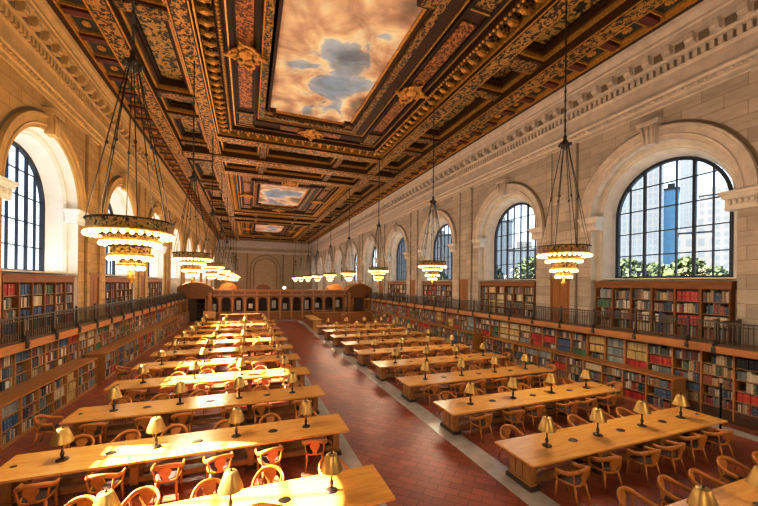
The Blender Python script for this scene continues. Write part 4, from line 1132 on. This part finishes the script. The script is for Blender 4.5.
for i, (px_, py_, wd, zt, brg, mat, label) in enumerate((
    (76.1, 50.7, 9.0, 34.9, 1.008, 0, 'white gridded office tower at the left in the nearest right window'),
    (83.4, 48.2, 2.6, 26.2, 1.068, 1, 'narrow blue glass tower in the middle of the nearest right window'),
    (107.0, 57.0, 3.6, 44.4, 1.097, 3, 'tall hazy blue tower behind the others in the nearest right window'),
    (76.3, 40.2, 4.8, 15.3, 1.108, 2, 'lower pale masonry block in the nearest right window'),
    (83.3, 39.3, 6.6, 23.3, 1.149, 2, 'pale masonry tower at the right in the nearest right window'),
    (79.4, 99.5, 9.1, 27.2, .699, 3, 'hazy blue-grey block in the second right window'),
    (78.7, 86.7, 9.5, 16.0, .763, 0, 'low white block in the second right window'),
    (71.4, 129.5, 13.6, 25.9, .528, 0, 'white block seen through the third right window'),
    (67.6, 165.0, 15.7, 27.6, .411, 2, 'pale block seen through the fourth right window'))):
    k = 1.5 if i in (3, 6) else 2.2; building(CAMX + (px_ - CAMX) * k, py_ * k, wd * k, CAMZ + (zt - CAMZ) * k, PI / 2 - brg, mat, label)
def tree(x, y, top, rad, label):
    r = empty('street_tree', (x, y, -8), label=label, cat='tree', group='street trees outside the windows')
    mb = MB(); mb.tube([(0, 0, 0), (.2, .1, 6), (0, 0, top + 6)], [.3, .22, .06], 6); mb.build('trunk', 'foot', r)
    mb = MB(); tr = random.Random(int(x * 10 + y)); zc = top + 8 - rad
    for i in range(1500):
        a, u, rr = tr.uniform(0, 2 * PI), tr.uniform(-1, 1), tr.uniform(.3, 1) ** .5 * rad * (.85 + .15 * math.sin(5 * tr.uniform(0, 6)))
        c = Vector((rr * math.cos(a) * math.sqrt(1 - u * u), rr * math.sin(a) * math.sqrt(1 - u * u), zc + u * rad))
        d1 = Vector((tr.uniform(-1, 1), tr.uniform(-1, 1), tr.uniform(-1, 1))) * .26; d2 = Vector((tr.uniform(-1, 1), tr.uniform(-1, 1), tr.uniform(-1, 1))) * .26
        mb.quad(c - d1, c - d2, c + d1, c + d2)
    mb.build('foliage', 'leaf', r)
M['leaf'] = plain('tree_foliage', (.040, .056, .018), .8, var=.4, vscale=1.2)
for i, (x, y, top, rad, wh) in enumerate(((29.2, 21.9, 7.2, 1.7, 'leftmost in the nearest right window'), (34.5, 22.7, 7.0, 1.7, 'second from the left in the nearest right window'), (32.8, 19.0, 7.3, 1.6, 'in the middle of the nearest right window'),
        (37.0, 19.2, 6.6, 1.6, 'right of the middle in the nearest right window'), (32.5, 14.6, 6.2, 1.5, 'rightmost in the nearest right window'), (27.0, 39.5, 7.9, 2.2, 'left in the second right window'), (32.3, 37.0, 8.5, 2.2, 'right in the second right window'), (31.0, 60.4, 8.0, 2.6, 'in the third right window'))):
    tree(x, y, top, rad, 'leafy street tree outside, ' + wh)

# ------------------------------------------------------------------ light, sky, camera
w = bpy.data.worlds.new('sky'); sc.world = w; w.use_nodes = True
nt = w.node_tree; bg = nt.nodes['Background']
tc = nt.nodes.new('ShaderNodeTexCoord'); sp = nt.nodes.new('ShaderNodeSeparateXYZ'); nt.links.new(tc.outputs['Generated'], sp.inputs[0])
cr = nt.nodes.new('ShaderNodeValToRGB'); cr.color_ramp.elements[0].position = 0; cr.color_ramp.elements[0].color = (.80, .90, 1, 1)
cr.color_ramp.elements[1].position = .7; cr.color_ramp.elements[1].color = (.55, .74, 1, 1)
nt.links.new(sp.outputs['Z'], cr.inputs['Fac']); nt.links.new(cr.outputs['Color'], bg.inputs['Color']); bg.inputs['Strength'].default_value = 2.3
sun = bpy.data.lights.new('sun', 'SUN'); sun.energy = 70.0; sun.angle = .012; sun.color = (1, .95, .86)
so = bpy.data.objects.new('sun', sun); COL.objects.link(so); so.location = (-30, 20, 40)
so.rotation_euler = Vector((.70, -.175, -.615)).to_track_quat('-Z', 'Y').to_euler()
cam = bpy.data.cameras.new('camera'); co = bpy.data.objects.new('camera', cam); COL.objects.link(co)
co.location = (CAMX, 0, CAMZ)
from mathutils import Matrix
co.matrix_world = Matrix.Translation((CAMX, 0, CAMZ)) @ Matrix.Rotation(-YAW, 4, 'Z') @ Matrix.Rotation(PI / 2, 4, 'X') @ Matrix.Rotation(ROLL, 4, 'Z')
cam.sensor_width = 36; cam.lens = 36 * F_ / 758; cam.shift_y = SY / 758; cam.clip_end = 900; cam.clip_start = .05
sc.camera = co
sc.view_settings.view_transform = 'Standard'
sc.view_settings.look = 'None'
sc.view_settings.exposure = 0.0
sc.view_settings.use_curve_mapping = True
cm = sc.view_settings.curve_mapping
cm.curves[3].points.new(.22, .18); cm.curves[3].points.new(.70, .75); cm.update()
